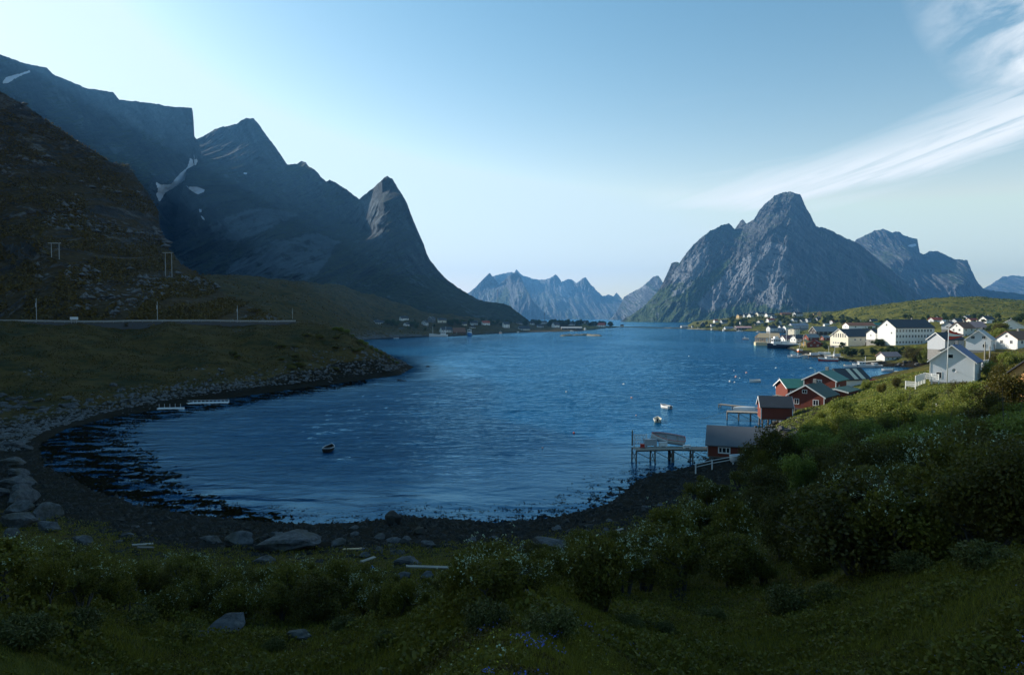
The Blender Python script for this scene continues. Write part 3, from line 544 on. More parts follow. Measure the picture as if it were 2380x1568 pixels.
# seabed far out
sb = mesh_np('seabed', [(-30000, -200, -9.5), (30000, -200, -9.5), (30000, 40000, -9.5), (-30000, 40000, -9.5)], [(0, 1, 2, 3)], MB_('silt').done((.02, .03, .035), .9)); tag(sb, kind='structure')

# ------------------------------------------------------------------ water with real waves near the camera, fine ripples in the surface
def m_water():
    s = MB_('sea_water'); p = s.pos()
    cd_ = s.new('ShaderNodeCameraData')
    rp = s.noise(2.2, 6, .62, s.pos((.55, 1.25, 1)), .4)
    r2 = s.noise(.35, 6, .62, s.pos((.6, 1.3, 1)), .6)
    r3 = s.noise(.045, 5, .6, s.pos((.7, 1.2, 1)), .5)
    cl = s.attr('calm')
    def bp(h, st_, dist, prev=None):
        b = s.bump(h, 1, dist, prev); s.link(s.math('MULTIPLY', cl, st_), b.node.inputs['Strength']); return b
    n = bp(r3, .6, 3.4); n = bp(r2, .95, .85, n); n = bp(rp, .8, .10, n)
    gust = s.ramp(s.noise(.012, 6, .65, s.pos((1.0, .45, 1)), .8), [(.35, .04), (.65, .16)])
    col = s.mix(s.ramp(s.noise(.02, 4, .6, p), [(.3, 0), (.7, 1)]), (.001, .042, .108), (.002, .060, .148))
    df = s.new('ShaderNodeBsdfDiffuse'); s.link(col, df.inputs['Color']); s.link(n, df.inputs['Normal'])
    gl = s.new('ShaderNodeBsdfGlossy'); gl.inputs['Color'].default_value = (.41, .77, 1.0, 1); s.link(gust, gl.inputs['Roughness']); s.link(n, gl.inputs['Normal'])
    fr = s.new('ShaderNodeFresnel'); fr.inputs['IOR'].default_value = 1.33; s.link(n, fr.inputs['Normal'])
    mx = s.new('ShaderNodeMixShader'); s.link(s.math('MULTIPLY', fr.outputs[0], .88), mx.inputs[0]); s.link(df.outputs[0], mx.inputs[1]); s.link(gl.outputs[0], mx.inputs[2]); s.link(mx.outputs[0], s.out.inputs['Surface'])
    return s.m
M_water = m_water()
waz = np.concatenate([np.linspace(-75, -42, 30)[:-1], np.linspace(-42, 42, 760), np.linspace(42, 60, 20)[1:]])*math.pi/180
wr = np.concatenate([np.exp(np.linspace(math.log(30), math.log(900), 900)), np.exp(np.linspace(math.log(905), math.log(40000), 60))])
WA, WR = np.meshgrid(waz, wr); WX = WR*np.sin(WA); WY = WR*np.cos(WA)
att = sstep(700, 250, WR)
dsh = np.minimum(polydist(WX[::4, ::4], WY[::4, ::4], WATER), 60); dsh = np.kron(dsh, np.ones((4, 4)))[:WX.shape[0], :WX.shape[1]]
calm = .25+.75*sstep(2, 45, dsh)
def wv(l, dx, dy, seed):
    u = (WX*dx+WY*dy)/l; v = (WX*dy-WY*dx)/(l*4.2); return (1-np.abs(pnoise(u+seed, v+seed)*2.0))
wz_ = (.30*wv(6.2, .12, .99, 2)*(.5+.9*np.clip(fbm(WX/40, WY/25, 3)+.5, 0, 1))+.16*wv(3.1, -.15, .99, 8)+.08*wv(1.6, .35, .93, 15)+.06*fbm(WX/1.1, WY/.7, 3)) - .3
WZ = wz_*att*calm
wo = mesh_np('water', np.stack([WX, WY, WZ], -1).reshape(-1, 3), grid_faces(len(wr), len(waz)), M_water, True, {'calm': np.clip(.12+.88*sstep(3, 42+0*dsh, dsh)+.25*fbm(WX/18, WY/18, 3)*(dsh < 45), .08, 1)})
tag(wo, kind='structure')

# skerry and breakwater
def rockbar(name, pts, wid, hgt, mat, seed, label=None, cat=None):
    pts = np.array(pts, float); seg = np.concatenate([[0], np.cumsum(np.hypot(*np.diff(pts, axis=0).T))]); n = int(seg[-1]/1.5)+8; m = 15
    s_ = np.linspace(0, seg[-1], n); cx = np.interp(s_, seg, pts[:, 0]); cy = np.interp(s_, seg, pts[:, 1])
    tx = np.gradient(cx); ty = np.gradient(cy); l = np.hypot(tx, ty); nx, ny = -ty/l, tx/l
    u = np.linspace(-1, 1, m)[None]; S = s_[:, None]
    endf = np.clip(np.minimum(s_, seg[-1]-s_)/(wid*1.2), 0, 1)[:, None]**.6
    X_ = cx[:, None]+nx[:, None]*u*wid; Y_ = cy[:, None]+ny[:, None]*u*wid
    Z_ = (hgt+1.0)*(1-np.abs(u)**2.2)*(.55+.45*endf)*(1+.0*S) - 1.0 + hgt*(.7*fbm(X_/7+seed, Y_/7, 3)+.35*fbm(X_/2.2, Y_/2.2+seed, 3)) - (1-endf)*1.0
    o = mesh_np(name, np.stack([X_, Y_, Z_], -1).reshape(-1, 3), grid_faces(n, m), mat, False); return o
def m_stone(name, a=(.12, .12, .12), b=(.30, .30, .30), lich=(.14, .12, .05), u=1.0, k=.35):
    s = MB_(name); p = s.pos(kind='pos'); n = s.noise(2.2/u, 6, .65, p, .3); n2 = s.noise(.5/u, 4, .6, p)
    c = s.mix(s.ramp(n, [(.3, 0), (.7, 1)]), a, b); c = s.mix(s.math('MULTIPLY', s.ramp(n2, [(.5, 0), (.62, 1)]), k), c, lich)
    return s.done(c, .9, s.bump(n, .8, .12*u), Specular_IOR_Level=.25)
M_stone = m_stone('grey_stone', (.05, .052, .054), (.19, .192, .198), (.09, .075, .03)); M_skerry = m_stone('skerry_rock', (.12, .11, .08), (.26, .25, .2), (.2, .16, .05), 3, .5)
M_bstone = m_stone('beach_boulder_stone', (.030, .032, .034), (.13, .132, .136), (.06, .05, .02), 1, .4)
M_dstone = m_stone('dark_shore_stone', (.010, .009, .007), (.048, .046, .042), (.03, .025, .01), 1, .5)
sk = rockbar('skerry', [w0(1305, 781), w0(1330, 780), w0(1365, 779.5), w0(1385, 780.5), w0(1400, 781)], 5.5, 1.7, M_skerry, 3.1); tag(sk, kind='structure')
b1 = rockbar('breakwater', [w0(1430, 759.8), w0(1480, 761), w0(1530, 762), w0(1580, 763.3), w0(1610, 765), w0(1640, 766.5)], 6, 1.6, M_skerry, 5.5)
tag(b1, kind='structure')
# haze
hz = bpy.data.meshes.new('haze'); bx0, bx1, by0, by1, bz0, bz1 = -9000, 9500, -600, 12500, -16, 880
hz.from_pydata([(x, y, z) for z in (bz0, bz1) for y in (by0, by1) for x in (bx0, bx1)], [], [(0, 2, 3, 1), (4, 5, 7, 6), (0, 1, 5, 4), (2, 6, 7, 3), (0, 4, 6, 2), (1, 3, 7, 5)])
hm = bpy.data.materials.new('haze_air'); hm.use_nodes = True; hn = hm.node_tree.nodes; hn.clear()
ho_ = hn.new('ShaderNodeOutputMaterial'); hv = hn.new('ShaderNodeVolumePrincipled'); hm.node_tree.links.new(hv.outputs[0], ho_.inputs['Volume'])
hv.inputs['Color'].default_value = (.17, .50, 1.0, 1); hv.inputs['Density'].default_value = HAZE; hv.inputs['Anisotropy'].default_value = .35
hz.materials.append(hm); ho = bpy.data.objects.new('haze', hz); COL.objects.link(ho); tag(ho, kind='stuff')
# ------------------------------------------------------------------ small-object tools
def m_plain(name, col, rough=.7, var=.25, sc=1.5, bump=.0, dirt=None):
    s = MB_(name); p = s.pos(kind='obj'); n = s.noise(sc, 5, .6, p); n2 = s.noise(sc*9, 3, .6, p)
    f = s.math('MULTIPLY', s.ramp(n, [(.35, 1), (.65, 0)]), var)
    c = s.mix(f, col, tuple(x*.5 for x in col)); c = s.mix(s.math('MULTIPLY', n2, var*.6), c, tuple(x*.75 for x in col))
    return s.done(c, rough, s.bump(n2, bump, .02) if bump else None, Specular_IOR_Level=.3)
def m_boards(name, col, board=.16, rough=.75, horiz=False, var=.25, gapk=.45):
    s = MB_(name); tcn = s.new('ShaderNodeTexCoord').outputs['Object']; sp_ = s.new('ShaderNodeSeparateXYZ'); s.link(tcn, sp_.inputs[0])
    if horiz: u = sp_.outputs[2]
    else: u = s.math('ADD', sp_.outputs[0], sp_.outputs[1])
    fr = s.math('FRACT', s.math('DIVIDE', u, board)); gap = s.ramp(fr, [(.0, 0), (.08, 1), (.92, 1), (1, 0)])
    n = s.noise(1.2, 5, .6, s.pos((1, 1, .25), 'obj')); n2 = s.noise(14, 3, .6, s.pos((1, 1, .1), 'obj'))
    c = s.mix(s.math('MULTIPLY', s.ramp(n, [(.35, 1), (.7, 0)]), var), col, tuple(x*.6 for x in col))
    c = s.mix(s.math('MULTIPLY', n2, var), c, tuple(x*.7 for x in col))
    c = s.mix(gap, tuple(x*gapk for x in col), c)
    return s.done(c, rough, s.bump(gap, .6, .02), Specular_IOR_Level=.3)
M = {}
for k_, c_ in dict(white=(.86, .85, .82), bluew=(.72, .75, .78), greyw=(.50, .52, .54), cream=(.78, .72, .58), grey=(.16, .17, .18), darkwall=(.05, .05, .05), yellow=(.75, .50, .20), orange=(.78, .42, .16), brown=(.14, .07, .04), redwall=(.20, .045, .025), brickdark=(.06, .05, .045)).items(): M[k_] = m_boards('wall_'+k_, c_, horiz=(k_ in ('white', 'bluew', 'greyw')), gapk=.78 if max(c_) > .45 else .45, var=.1 if max(c_) > .45 else .25)
for k_, c_ in dict(slate=(.055, .06, .068), whiteroof=(.50, .50, .48), redroof=(.45, .09, .05), pinkroof=(.55, .33, .30), brownroof=(.24, .11, .06), greyroof=(.28, .29, .29), blueroof=(.20, .25, .31), purpleroof=(.20, .10, .11), yellowroof=(.42, .36, .16), greenroof=(.07, .24, .19), darkgreen=(.022, .075, .062), rededge=(.06, .05, .05), paleroof=(.36, .40, .42), navyroof=(.06, .12, .26), slateblue=(.12, .13, .145)).items(): M[k_] = m_plain('roof_'+k_, c_, .6, .3, .6, .2)
M['trim'] = m_plain('white_paint', (.8, .8, .78), .5, .1); M['glass'] = MB_('window_glass').done((.015, .02, .025), .08)
M['concrete'] = m_plain('concrete', (.30, .29, .27), .9, .4, 1, .3); M['wood'] = m_boards('weathered_wood', (.20, .18, .15), .14, .9, var=.5)
M['darkwood'] = m_plain('tarred_wood', (.05, .042, .032), .9, .5, 2); M['palewood'] = m_plain('grey_planks', (.34, .31, .26), .85, .5, 3)
M['lumber'] = m_plain('fresh_timber', (.66, .48, .28), .8, .35, 2); M['metal'] = m_plain('galvanised_metal', (.42, .44, .46), .45, .15)
M['redpaint'] = m_plain('red_paint', (.55, .05, .03), .45, .2); M['bluepaint'] = m_plain('blue_paint', (.03, .18, .42), .45, .2); M['navy'] = m_plain('navy_hull_paint', (.012, .02, .05), .4, .2)
M['orangep'] = m_plain('orange_paint', (.75, .20, .06), .5, .2); M['yellowp'] = m_plain('yellow_paint', (.7, .5, .08), .5, .2); M['black'] = m_plain('black_rubber', (.012, .012, .012), .6, .1)
M['pinkfloat'] = m_plain('faded_pink_plastic', (.80, .45, .38), .5, .1); M['rope'] = m_plain('rope_fibre', (.35, .30, .2), .9, .2); M['boatdark'] = m_plain('tarred_boat', (.025, .02, .016), .6, .3); M['yellowgrp'] = m_plain('cream_fibreglass', (.72, .66, .5), .4, .15)
M['asphalt'] = m_plain('asphalt', (.07, .07, .072), .9, .3, .3); M['teal'] = m_plain('pale_green_plastic', (.25, .42, .36), .6, .1)
class Sh:
    def __init__(s): s.v = []; s.f = []; s.m = []
    def add(s, V, Fs, mi=0):
        b = len(s.v); s.v += [tuple(map(float, v)) for v in V]; s.f += [tuple(b+i for i in f) for f in Fs]; s.m += [mi]*len(Fs); return s
    def box(s, x0, x1, y0, y1, z0, z1, mi=0):
        return s.add([(x, y, z) for z in (z0, z1) for y in (y0, y1) for x in (x0, x1)], [(0, 2, 3, 1), (4, 5, 7, 6), (0, 1, 5, 4), (2, 6, 7, 3), (0, 4, 6, 2), (1, 3, 7, 5)], mi)
    def bar(s, a, b, r, n=6, r2=None, mi=0):
        a = Vector(a); b = Vector(b); d = (b-a); q = d.to_track_quat('Z', 'Y'); r2 = r if r2 is None else r2
        V = [a+q@Vector((math.cos(t)*r, math.sin(t)*r, 0)) for t in [2*math.pi*i/n for i in range(n)]] + [b+q@Vector((math.cos(t)*r2, math.sin(t)*r2, 0)) for t in [2*math.pi*i/n for i in range(n)]]
        return s.add(V, [(i, (i+1) % n, n+(i+1) % n, n+i) for i in range(n)] + [tuple(range(n))[::-1], tuple(range(n, 2*n))], mi)
    def ball(s, c, r, n=8, sz=1, mi=0):
        V = []; Fs = []
        for j in range(1, n//2):
            for i in range(n): ph = math.pi*j/(n//2); t = 2*math.pi*i/n; V.append((c[0]+r*math.sin(ph)*math.cos(t), c[1]+r*math.sin(ph)*math.sin(t), c[2]+sz*r*math.cos(ph)))
        top = len(V); V += [(c[0], c[1], c[2]+sz*r), (c[0], c[1], c[2]-sz*r)]
        for j in range(n//2-2):
            for i in range(n): Fs.append((j*n+i, (j+1)*n+i, (j+1)*n+(i+1) % n, j*n+(i+1) % n))
        for i in range(n): Fs.append((top, i, (i+1) % n)); Fs.append((top+1, (n//2-2)*n+(i+1) % n, (n//2-2)*n+i))
        return s.add(V, Fs, mi)
    def build(s, name, mats, parent=None, smooth=False):
        me = bpy.data.meshes.new(name); me.from_pydata(s.v, [], s.f)
        for m in (mats if isinstance(mats, (list, tuple)) else [mats]): me.materials.append(m)
        me.polygons.foreach_set('material_index', s.m); me.polygons.foreach_set('use_smooth', [smooth]*len(s.f)); me.update()
        o = bpy.data.objects.new(name, me); COL.objects.link(o)
        if parent: o.parent = parent
        return o
def thing(name, label, cat, loc, rz=0, group=None):
    o = bpy.data.objects.new(name, None); COL.objects.link(o); o.location = loc; o.rotation_euler = (0, 0, rz); o.empty_display_size = .1
    return tag(o, label, cat, group)
def copy_tree(o, loc, rot, sc, label=None, group=None, cat=None):
    def cp(a, par):
        c = a.copy(); COL.objects.link(c); c.parent = par
        for ch in a.children: cp(ch, c)
        return c
    r = cp(o, None); r.location = loc; r.rotation_euler = rot; r.scale = sc
    return tag(r, label, cat, group)

# ------------------------------------------------------------------ houses
def window(par, side, u, z, w, h, hx, hy, sub=True, bars=1):
    """side 'f' = long side toward local -y, 'g' = gable toward local -x, 'b' = gable toward +x"""
    fr = Sh(); t = .06 if h < 1.6 else .09; d = .05
    def bx(a0, a1, z0, z1, q0, q1, S):
        if side == 'f': S.box(a0, a1, -hy-q1, -hy-q0, z0, z1)
        elif side == 'g': S.box(-hx-q1, -hx-q0, a0, a1, z0, z1)
        else: S.box(hx+q0, hx+q1, a0, a1, z0, z1)
    t = max(t, w*.10)
    bx(u-w/2, u+w/2, z, z+t, .005, d, fr); bx(u-w/2, u+w/2, z+h-t, z+h, .005, d, fr); bx(u-w/2, u-w/2+t, z+t, z+h-t, .005, d, fr); bx(u+w/2-t, u+w/2, z+t, z+h-t, .005, d, fr)
    for k in range(bars): a = u-w/2 + w*(k+1)/(bars+1); bx(a-t*.4, a+t*.4, z+t, z+h-t, .005, d*.9, fr)
    o = fr.build('window', M['trim'], par)
    pn = Sh(); bx(u-w/2+t, u+w/2-t, z+t, z+h-t, .003, .02, pn); pn.build('pane', M['glass'], o)
    return o
def house(x, y, z, w, l, h, rh, rot, wall, roof, lvl, label, name='house', cat='house', over=.45, wins=None, chim=True, group=None, stilts=0, bare=True, door=True, fdepth=2.2):
    r = thing(name, label, cat, (x, y, z), math.radians(rot), group); hx, hy = l/2, w/2
    S = Sh(); V = [(sx*hx, sy*hy, zz) for sx in (-1, 1) for (sy, zz) in ((-1, .25), (1, .25), (1, h), (0, h+rh), (-1, h))]
    V = [(-hx, -hy, .2), (-hx, hy, .2), (-hx, hy, h), (-hx, 0, h+rh), (-hx, -hy, h), (hx, -hy, .2), (hx, hy, .2), (hx, hy, h), (hx, 0, h+rh), (hx, -hy, h)]
    S.add(V, [(4, 3, 2, 1, 0), (5, 6, 7, 8, 9), (0, 5, 9, 4), (1, 2, 7, 6), (0, 1, 6, 5), (4, 9, 8, 3), (3, 8, 7, 2)]); S.build('wall', M[wall], r)
    if not stilts: Sh().box(-hx+.05, hx-.05, -hy+.05, hy-.05, -fdepth, .196).build('foundation', M['concrete'], r)
    R = Sh(); ov = over; tk = .16; sl = rh/hy
    for sgn in (-1, 1):
        y0, y1 = 0, sgn*(hy+ov); z0 = h+rh+.02; z1 = h+rh+.02-sl*(hy+ov)
        P = [(-hx-ov, y0, z0), (hx+ov, y0, z0), (hx+ov, y1, z1), (-hx-ov, y1, z1)]
        V = P + [(a, b, c+tk) for a, b, c in P]
        R.add(V, [(0, 1, 2, 3)[::sgn], (4, 5, 6, 7)[::-sgn], (0, 4, 5, 1), (1, 5, 6, 2), (2, 6, 7, 3), (3, 7, 4, 0)])
    ro = R.build('roof', M[roof], r)
    if chim and rh > 1:
        cx = hx*.3; Sh().box(cx-.35, cx+.35, -.3, .3, h+rh-.3, h+rh+.95).build('chimney', M['concrete'], ro)
    if bare:
        for sx in (-1, 1):
            B = Sh()
            for sgn in (-1, 1):
                x0 = sx*(hx+ov); xx = sorted((x0, x0+sx*.05)); z0 = h+rh+.01+tk; z1 = z0-sl*(hy+ov); y1 = sgn*(hy+ov)
                B.add([(xx[0], 0, z0), (xx[0], y1, z1), (xx[0], y1, z1-.28), (xx[0], 0, z0-.3), (xx[1], 0, z0), (xx[1], y1, z1), (xx[1], y1, z1-.28), (xx[1], 0, z0-.3)], [(0, 1, 2, 3), (7, 6, 5, 4), (0, 4, 5, 1), (1, 5, 6, 2), (2, 6, 7, 3), (3, 7, 4, 0)])
            B.build('bargeboard', M['redpaint'] if roof == 'rededge' else M['trim'], r)
    if wins is None:
        nf = max(2, min(5, int(l/3.2))); wh = min(1.3, h*.42); ww = 1.2
        for row in range(1 if h < 4.6 else 2):
            zz = (h-.5-wh if row == 0 else .9)
            for i in range(nf if lvl else 2):
                if door and row == (0 if h < 4.6 else 1) and i == (nf if lvl else 2)//2: continue
                u = -hx + l*(i+.5)/(nf if lvl else 2); window(r, 'f', u, zz, ww, wh, hx, hy)
            for u in ((-w*.22, w*.22) if lvl and w > 5.5 else (0,)): window(r, 'g', u, zz, 1.1, wh, hx, hy)
        if rh > 2.3 and lvl: window(r, 'g', 0, h+rh*.18, .9, min(1.1, rh*.38), hx, hy)
    else:
        for a in wins: window(r, *a[:5], hx, hy, bars=a[5] if len(a) > 5 else 1)
    if door and h > 2.3:
        u = -hx + l*((max(2, min(5, int(l/3.2))) if lvl else 2)//2+.5)/(max(2, min(5, int(l/3.2))) if lvl else 2)
        D = Sh().box(u-.5, u+.5, -hy-.06, -hy-.002, .25, 2.25).build('door', M['brown'], r); Sh().box(u+.3, u+.36, -hy-.12, -hy-.062, 1.15, 1.27).build('handle', M['metal'], D)
    if stilts:
        n = 3
        for i in range(n+1):
            for j in (0, 1): xx = -hx+.3+(l-.6)*i/n; yy = -hy+.3+(w-.6)*j; Sh().bar((xx, yy, -stilts), (xx, yy, .2), .13).build('stilt', M['wood'], r)
        Sh().box(-hx, hx, -hy, hy, .02, .198).build('floor', M['wood'], r)
    return r
for H in HOUSES:
    px, py, Yd, w_, l_, h_, rh_, rt, wa, rf, lv, lab = H
    x_, y_, z_ = (float(q) for q in at(px, py, Yd)); rr_ = math.radians(rt)
    # the given point is the middle of the near side: step back by half the depth
    y_ += .5*(w_*math.cos(rr_)+l_*math.sin(rr_))*.5
    wins = None; nm = 'house'; kw = {}
    if 'assembly hall with' in lab:
        wins = [('g', -5.4+2.0*i, 5.3, 1.0, 2.6, 0) for i in range(6)] + [('g', -5.6+2.1*i, 1.4, 1.5, 1.1, 1) for i in range(6)] + [('f', -8+4*i, 3.5, 1.5, 1.2) for i in range(5)]; nm = 'assembly_hall'; kw = dict(chim=False)
    if any(k in lab for k in ('shed', 'boathouse', 'warehouse', 'hall', 'quay building', 'pier building', 'hut', 'annex', 'turret')): kw['chim'] = False
    for k, v in (('boathouse', 'boathouse'), ('warehouse', 'warehouse'), ('shed', 'shed'), ('hut', 'hut'), ('tower building', 'tower_building'), ('quay building', 'quay_building'), ('pier building', 'pier_building'), ('cottage', 'cottage')):
        if nm == 'house' and k in lab and 'house' not in lab.split(' ')[1:2]: nm = v
    if 'flagpole' in lab and 'slate' in lab: wins = [('f', -3, 1.2, 1.2, 1.3), ('f', 3, 1.2, 1.2, 1.3), ('f', 0, 1.0, 1.0, 2.0, 0)]
    if 'attic' in lab: wins = [('g', -1.6, 4.1, 1.2, 1.2), ('g', 1.6, 4.1, 1.2, 1.2), ('g', -1.8, 1.2, 1.2, 1.3), ('f', 0, 1.2, 1.2, 1.3)]
    if 'pale pink roof' in lab: wins = [('f', -2.8, .9, 1.1, .9, 0), ('f', 0, .9, 1.1, .9, 0), ('f', 2.8, .9, 1.1, .9, 0)]; kw = dict(chim=False, door=False)
    house(x_, y_, z_, w_, l_, h_, rh_, rt, wa, rf, lv, lab, name=nm, cat=nm.replace('_', ' '), wins=wins, bare=(wa != 'white' and lv > 0), fdepth=4, **kw)

# school: tall white block with three window rows
x_, y_, z_ = (float(q) for q in at(2121, 802.5, 392)); y_ += 7
wn = [('f', -13.2+2.25*i, 7.6, 1.35, 1.7) for i in range(12)] + [('f', -13.2+2.25*i, 4.4, 1.35, 1.7) for i in range(12)] + [('f', -13.2+2.25*i, 1.2, 1.2, 1.4) for i in range(9)] + [('g', 0, 11.2, 1.1, 1.2), ('g', -3.6, 6.6, 1.1, 1.2)]
sch = house(x_, y_, z_, 13, 28.4, 10.2, 4.6, 17, 'white', 'slate', 2, 'large white school block with three rows of windows and a dark hipped roof', name='school', cat='school', wins=wn, bare=False, door=False, fdepth=5)
Sh().box(-14.4, 14.4, -6.62, -6.5, 3.45, 3.75).build('string_course', M['trim'], sch)
x_, y_, z_ = (float(q) for q in at(2062, 798, 405)); 
house(x_-3, y_+6, z_+2, 7, 9, 4.2, 2.2, 17, 'white', 'slate', 1, 'low white lean-to wing at the left foot of the school gable', name='school_wing', cat='school wing', chim=False, wins=[('g', 0, 2.2, 1, 1)], bare=False, fdepth=6)
x_, y_, z_ = (float(q) for q in at(2038, 806, 432))
house(x_, y_+8, z_, 12, 20, 4.2, 2.4, 14, 'white', 'slate', 1, 'white wing with a dark flat roof joining the assembly hall on its right', name='hall_wing', cat='hall wing', chim=False, bare=False, fdepth=5)
# ------------------------------------------------------------------ the nearer houses
def place(px, py, Yd): return tuple(float(q) for q in at(px, py, Yd))
# white house with the satellite dish
x_, y_, z_ = place(2213, 888, 147)
mw = house(x_+2.6, y_+3.0, z_-.3, 8.2, 7.4, 4.9, 3.3, 47, 'bluew', 'navyroof', 2, 'white gabled house with a blue roof and a satellite dish on its front', over=.5,
           wins=[('g', .35, 5.4, 1.3, 1.0, 0), ('g', 2.4, .9, 1.2, 1.5, 0), ('f', 0.5, .9, 2.0, 1.5, 2)], door=False, bare=True, fdepth=5)
for sy in (-1, 1): Sh().box(-3.77, -3.69, sy*4.1-.08, sy*4.1+.08, .2, 4.8).build('corner_board', M['trim'], mw)
dsh_ = Sh(); nn = 14
V = [(-4.5, -.6, 2.9)]; Fs = []
for k in range(1, 4):
    rr_ = .42*k/3
    for i in range(nn): a = 2*math.pi*i/nn; V.append((-4.5-.15*(k/3)**2, -.6+rr_*math.cos(a), 2.9+rr_*math.sin(a)))
for i in range(nn): Fs.append((0, 1+i, 1+(i+1) % nn))
for k in range(2):
    for i in range(nn): Fs.append((1+k*nn+i, 1+(k+1)*nn+i, 1+(k+1)*nn+(i+1) % nn, 1+k*nn+(i+1) % nn))
dsh_.add(V, Fs).bar((-4.5, -.6, 2.9), (-3.71, -.6, 2.75), .035); dob = dsh_.build('satellite_dish', M['metal'], mw)
# porch block on the right side with a white rail and an orange box on it
x_, y_, z_ = place(2275, 880, 158)
po = house(x_+3, y_+4, z_, 5, 6, 2.6, .4, 47, 'bluew', 'paleroof', 1, 'flat roofed pale annex behind the right side of the dish house', name='annex', cat='annex', chim=False, bare=False, wins=[('g', 0, .9, 2.6, 1.3, 2)], door=False, fdepth=4)
x_, y_, z_ = place(2263, 850, 152); o = Sh().box(-.9, .9, -.45, .45, 0, .6).box(-.98, .98, -.53, .53, .6, .68).build('storage_box', M['orangep']); o.location = (x_+.4, y_+1.5, z_-.2); tag(o, 'orange box on the flat roof right of the dish house', 'box')
# flagpole with pennant
x_, y_, z_ = place(2201, 884, 138)
fp = thing('flagpole', 'tall white flagpole in front of the dish house', 'flagpole', (x_, y_, z_))
Sh().bar((0, 0, -.5), (.15, 0, 10.2), .11, 10, .05).build('pole', M['trim'], fp, True); Sh().ball((.15, 0, 10.27), .11).build('knob', M['trim'], fp, True)
pn = Sh(); V = []; Fs = []; cols = 14
for i in range(cols+1):
    t_ = i/cols; hh = (1-t_)*.95+.10; yo = .12*math.sin(t_*7); zc_ = 9.35-.25*t_-.1*math.sin(t_*4)
    for k, s_ in enumerate((-1, -.33, .33, 1)): V.append((.2+t_*3.1, yo, zc_+s_*hh))
pn.add(V, []); 
for i in range(cols):
    for k in range(3): pn.f.append((i*4+k, (i+1)*4+k, (i+1)*4+k+1, i*4+k+1)); pn.m.append(1 if k == 1 else 0)
po_ = pn.build('pennant', [M['redpaint'], M['trim']], None, True); po_.location = (x_, y_, z_); tag(po_, 'red and white pennant streaming from the tall flagpole', 'flag')
for px, top, bot, k, lab in ((2288.5, 794, 843, 0, 'weathered wooden pole right of the dish house, the left one of a pair'), (2300, 804, 846, 1, 'yellowish grey wooden pole right of the dish house, the right one of a pair')):
    x_, y_, z_ = place(px, bot, 158); hh = (bot-top)*158/F; p_ = thing('utility_pole', lab, 'pole', (x_, y_, z_), 0, 'wooden poles by the dish house')
    Sh().bar((0, 0, -2.5), (0, 0, hh), .16, 8, .13).build('pole', M['palewood'], p_, True); Sh().bar((-.25, 0, hh-.35), (.25, 0, hh-.35), .05).build('crossbar', M['palewood'], p_)
# white garden fences
def picket(name, P, hgt, label, cat, step=1.6, rails=(.35, .8), mat='trim', pk=False):
    a = Vector(P[0]); f_ = thing(name, label, cat, a); L = 0
    for i in range(len(P)-1):
        p0 = Vector(P[i])-a; p1 = Vector(P[i+1])-a; n = max(1, int((p1-p0).length/step)); rl = Sh()
        for k in rails: rl.bar(p0+Vector((0, 0, k*hgt)), p1+Vector((0, 0, k*hgt)), .05, 4)
        if pk:
            m_ = int((p1-p0).length/.22)
            for k in range(m_): q = p0.lerp(p1, k/m_); rl.box(q.x-.05, q.x+.05, q.y-.015, q.y+.015, q.z+.1, q.z+hgt)
        rl.build('rail', M[mat], f_)
        for k in range(n + (i == len(P)-2)):
            q = p0.lerp(p1, k/n); Sh().box(q.x-.07, q.x+.07, q.y-.07, q.y+.07, q.z-.8, q.z+hgt*1.05).build('post', M[mat], f_)
    return f_
picket('garden_fence', [place(2128, 890, 143), place(2150, 882, 150), place(2182, 886, 146)], 1.5, 'white slatted terrace fence left of the dish house', 'fence', 1.5, (.3, .6, .95), pk=True)
picket('garden_fence', [place(2105, 899, 138), place(2128, 901, 136)], 1.2, 'short white fence below the slatted terrace fence', 'fence', 1.4, (.3, .6, .95), pk=True)
picket('garden_fence', [place(2283, 852, 152), place(2300, 848, 158)], 1.3, 'short white fence panel at the foot of the wooden poles', 'fence', 1.2, (.3, .6, .95), pk=True)
# right-edge house
x_, y_, z_ = place(2490, 985, 78)
house(x_, y_+3, z_-.6, 8.5, 10, 4.6, 3.6, 30, 'orange', 'slate', 1, 'orange walled house with a steep dark roof cut by the right edge', name='house', bare=False)
# red houses on the point
RB = 'red wooden houses on the point'
x_, y_, z_ = place(1873, 957, 137.5)
fr = house(x_+2.7, y_+3.0, z_+.4, 7.0, 7.6, 2.9, 2.1, 47, 'redwall', 'darkgreen', 2, 'red house nearest the shore with dark green roof and white trimmed gable', group=RB,
           wins=[('g', 1.9, 1.0, 1.05, 1.15, 1), ('g', -1.9, 1.0, 1.15, 1.2, 1), ('g', .3, 3.3, 1.0, .8, 1)], door=False, stilts=2.4)
for sy in (-1, 1): Sh().box(-3.88, -3.80, sy*3.5-.07, sy*3.5+.07, .2, 2.85).build('corner_board', M['trim'], fr)
x_, y_, z_ = place(1902, 929, 155)
bk = house(x_+3.0, y_+3.2, z_+.2, 7.0, 7.4, 4.3, 1.8, 47, 'redwall', 'greenroof', 2, 'taller red house with a bright green roof behind the front gable', group=RB,
           wins=[('g', .3, 3.3, 1.6, 1.1, 3), ('f', -1.5, 2.0, .9, 1.2)], door=False, fdepth=3)
for sy in (-1, 1): Sh().box(-3.78, -3.70, sy*3.5-.09, sy*3.5+.09, .2, 4.25).build('corner_board', M['trim'], bk)
x_, y_, z_ = place(1957, 938, 146)
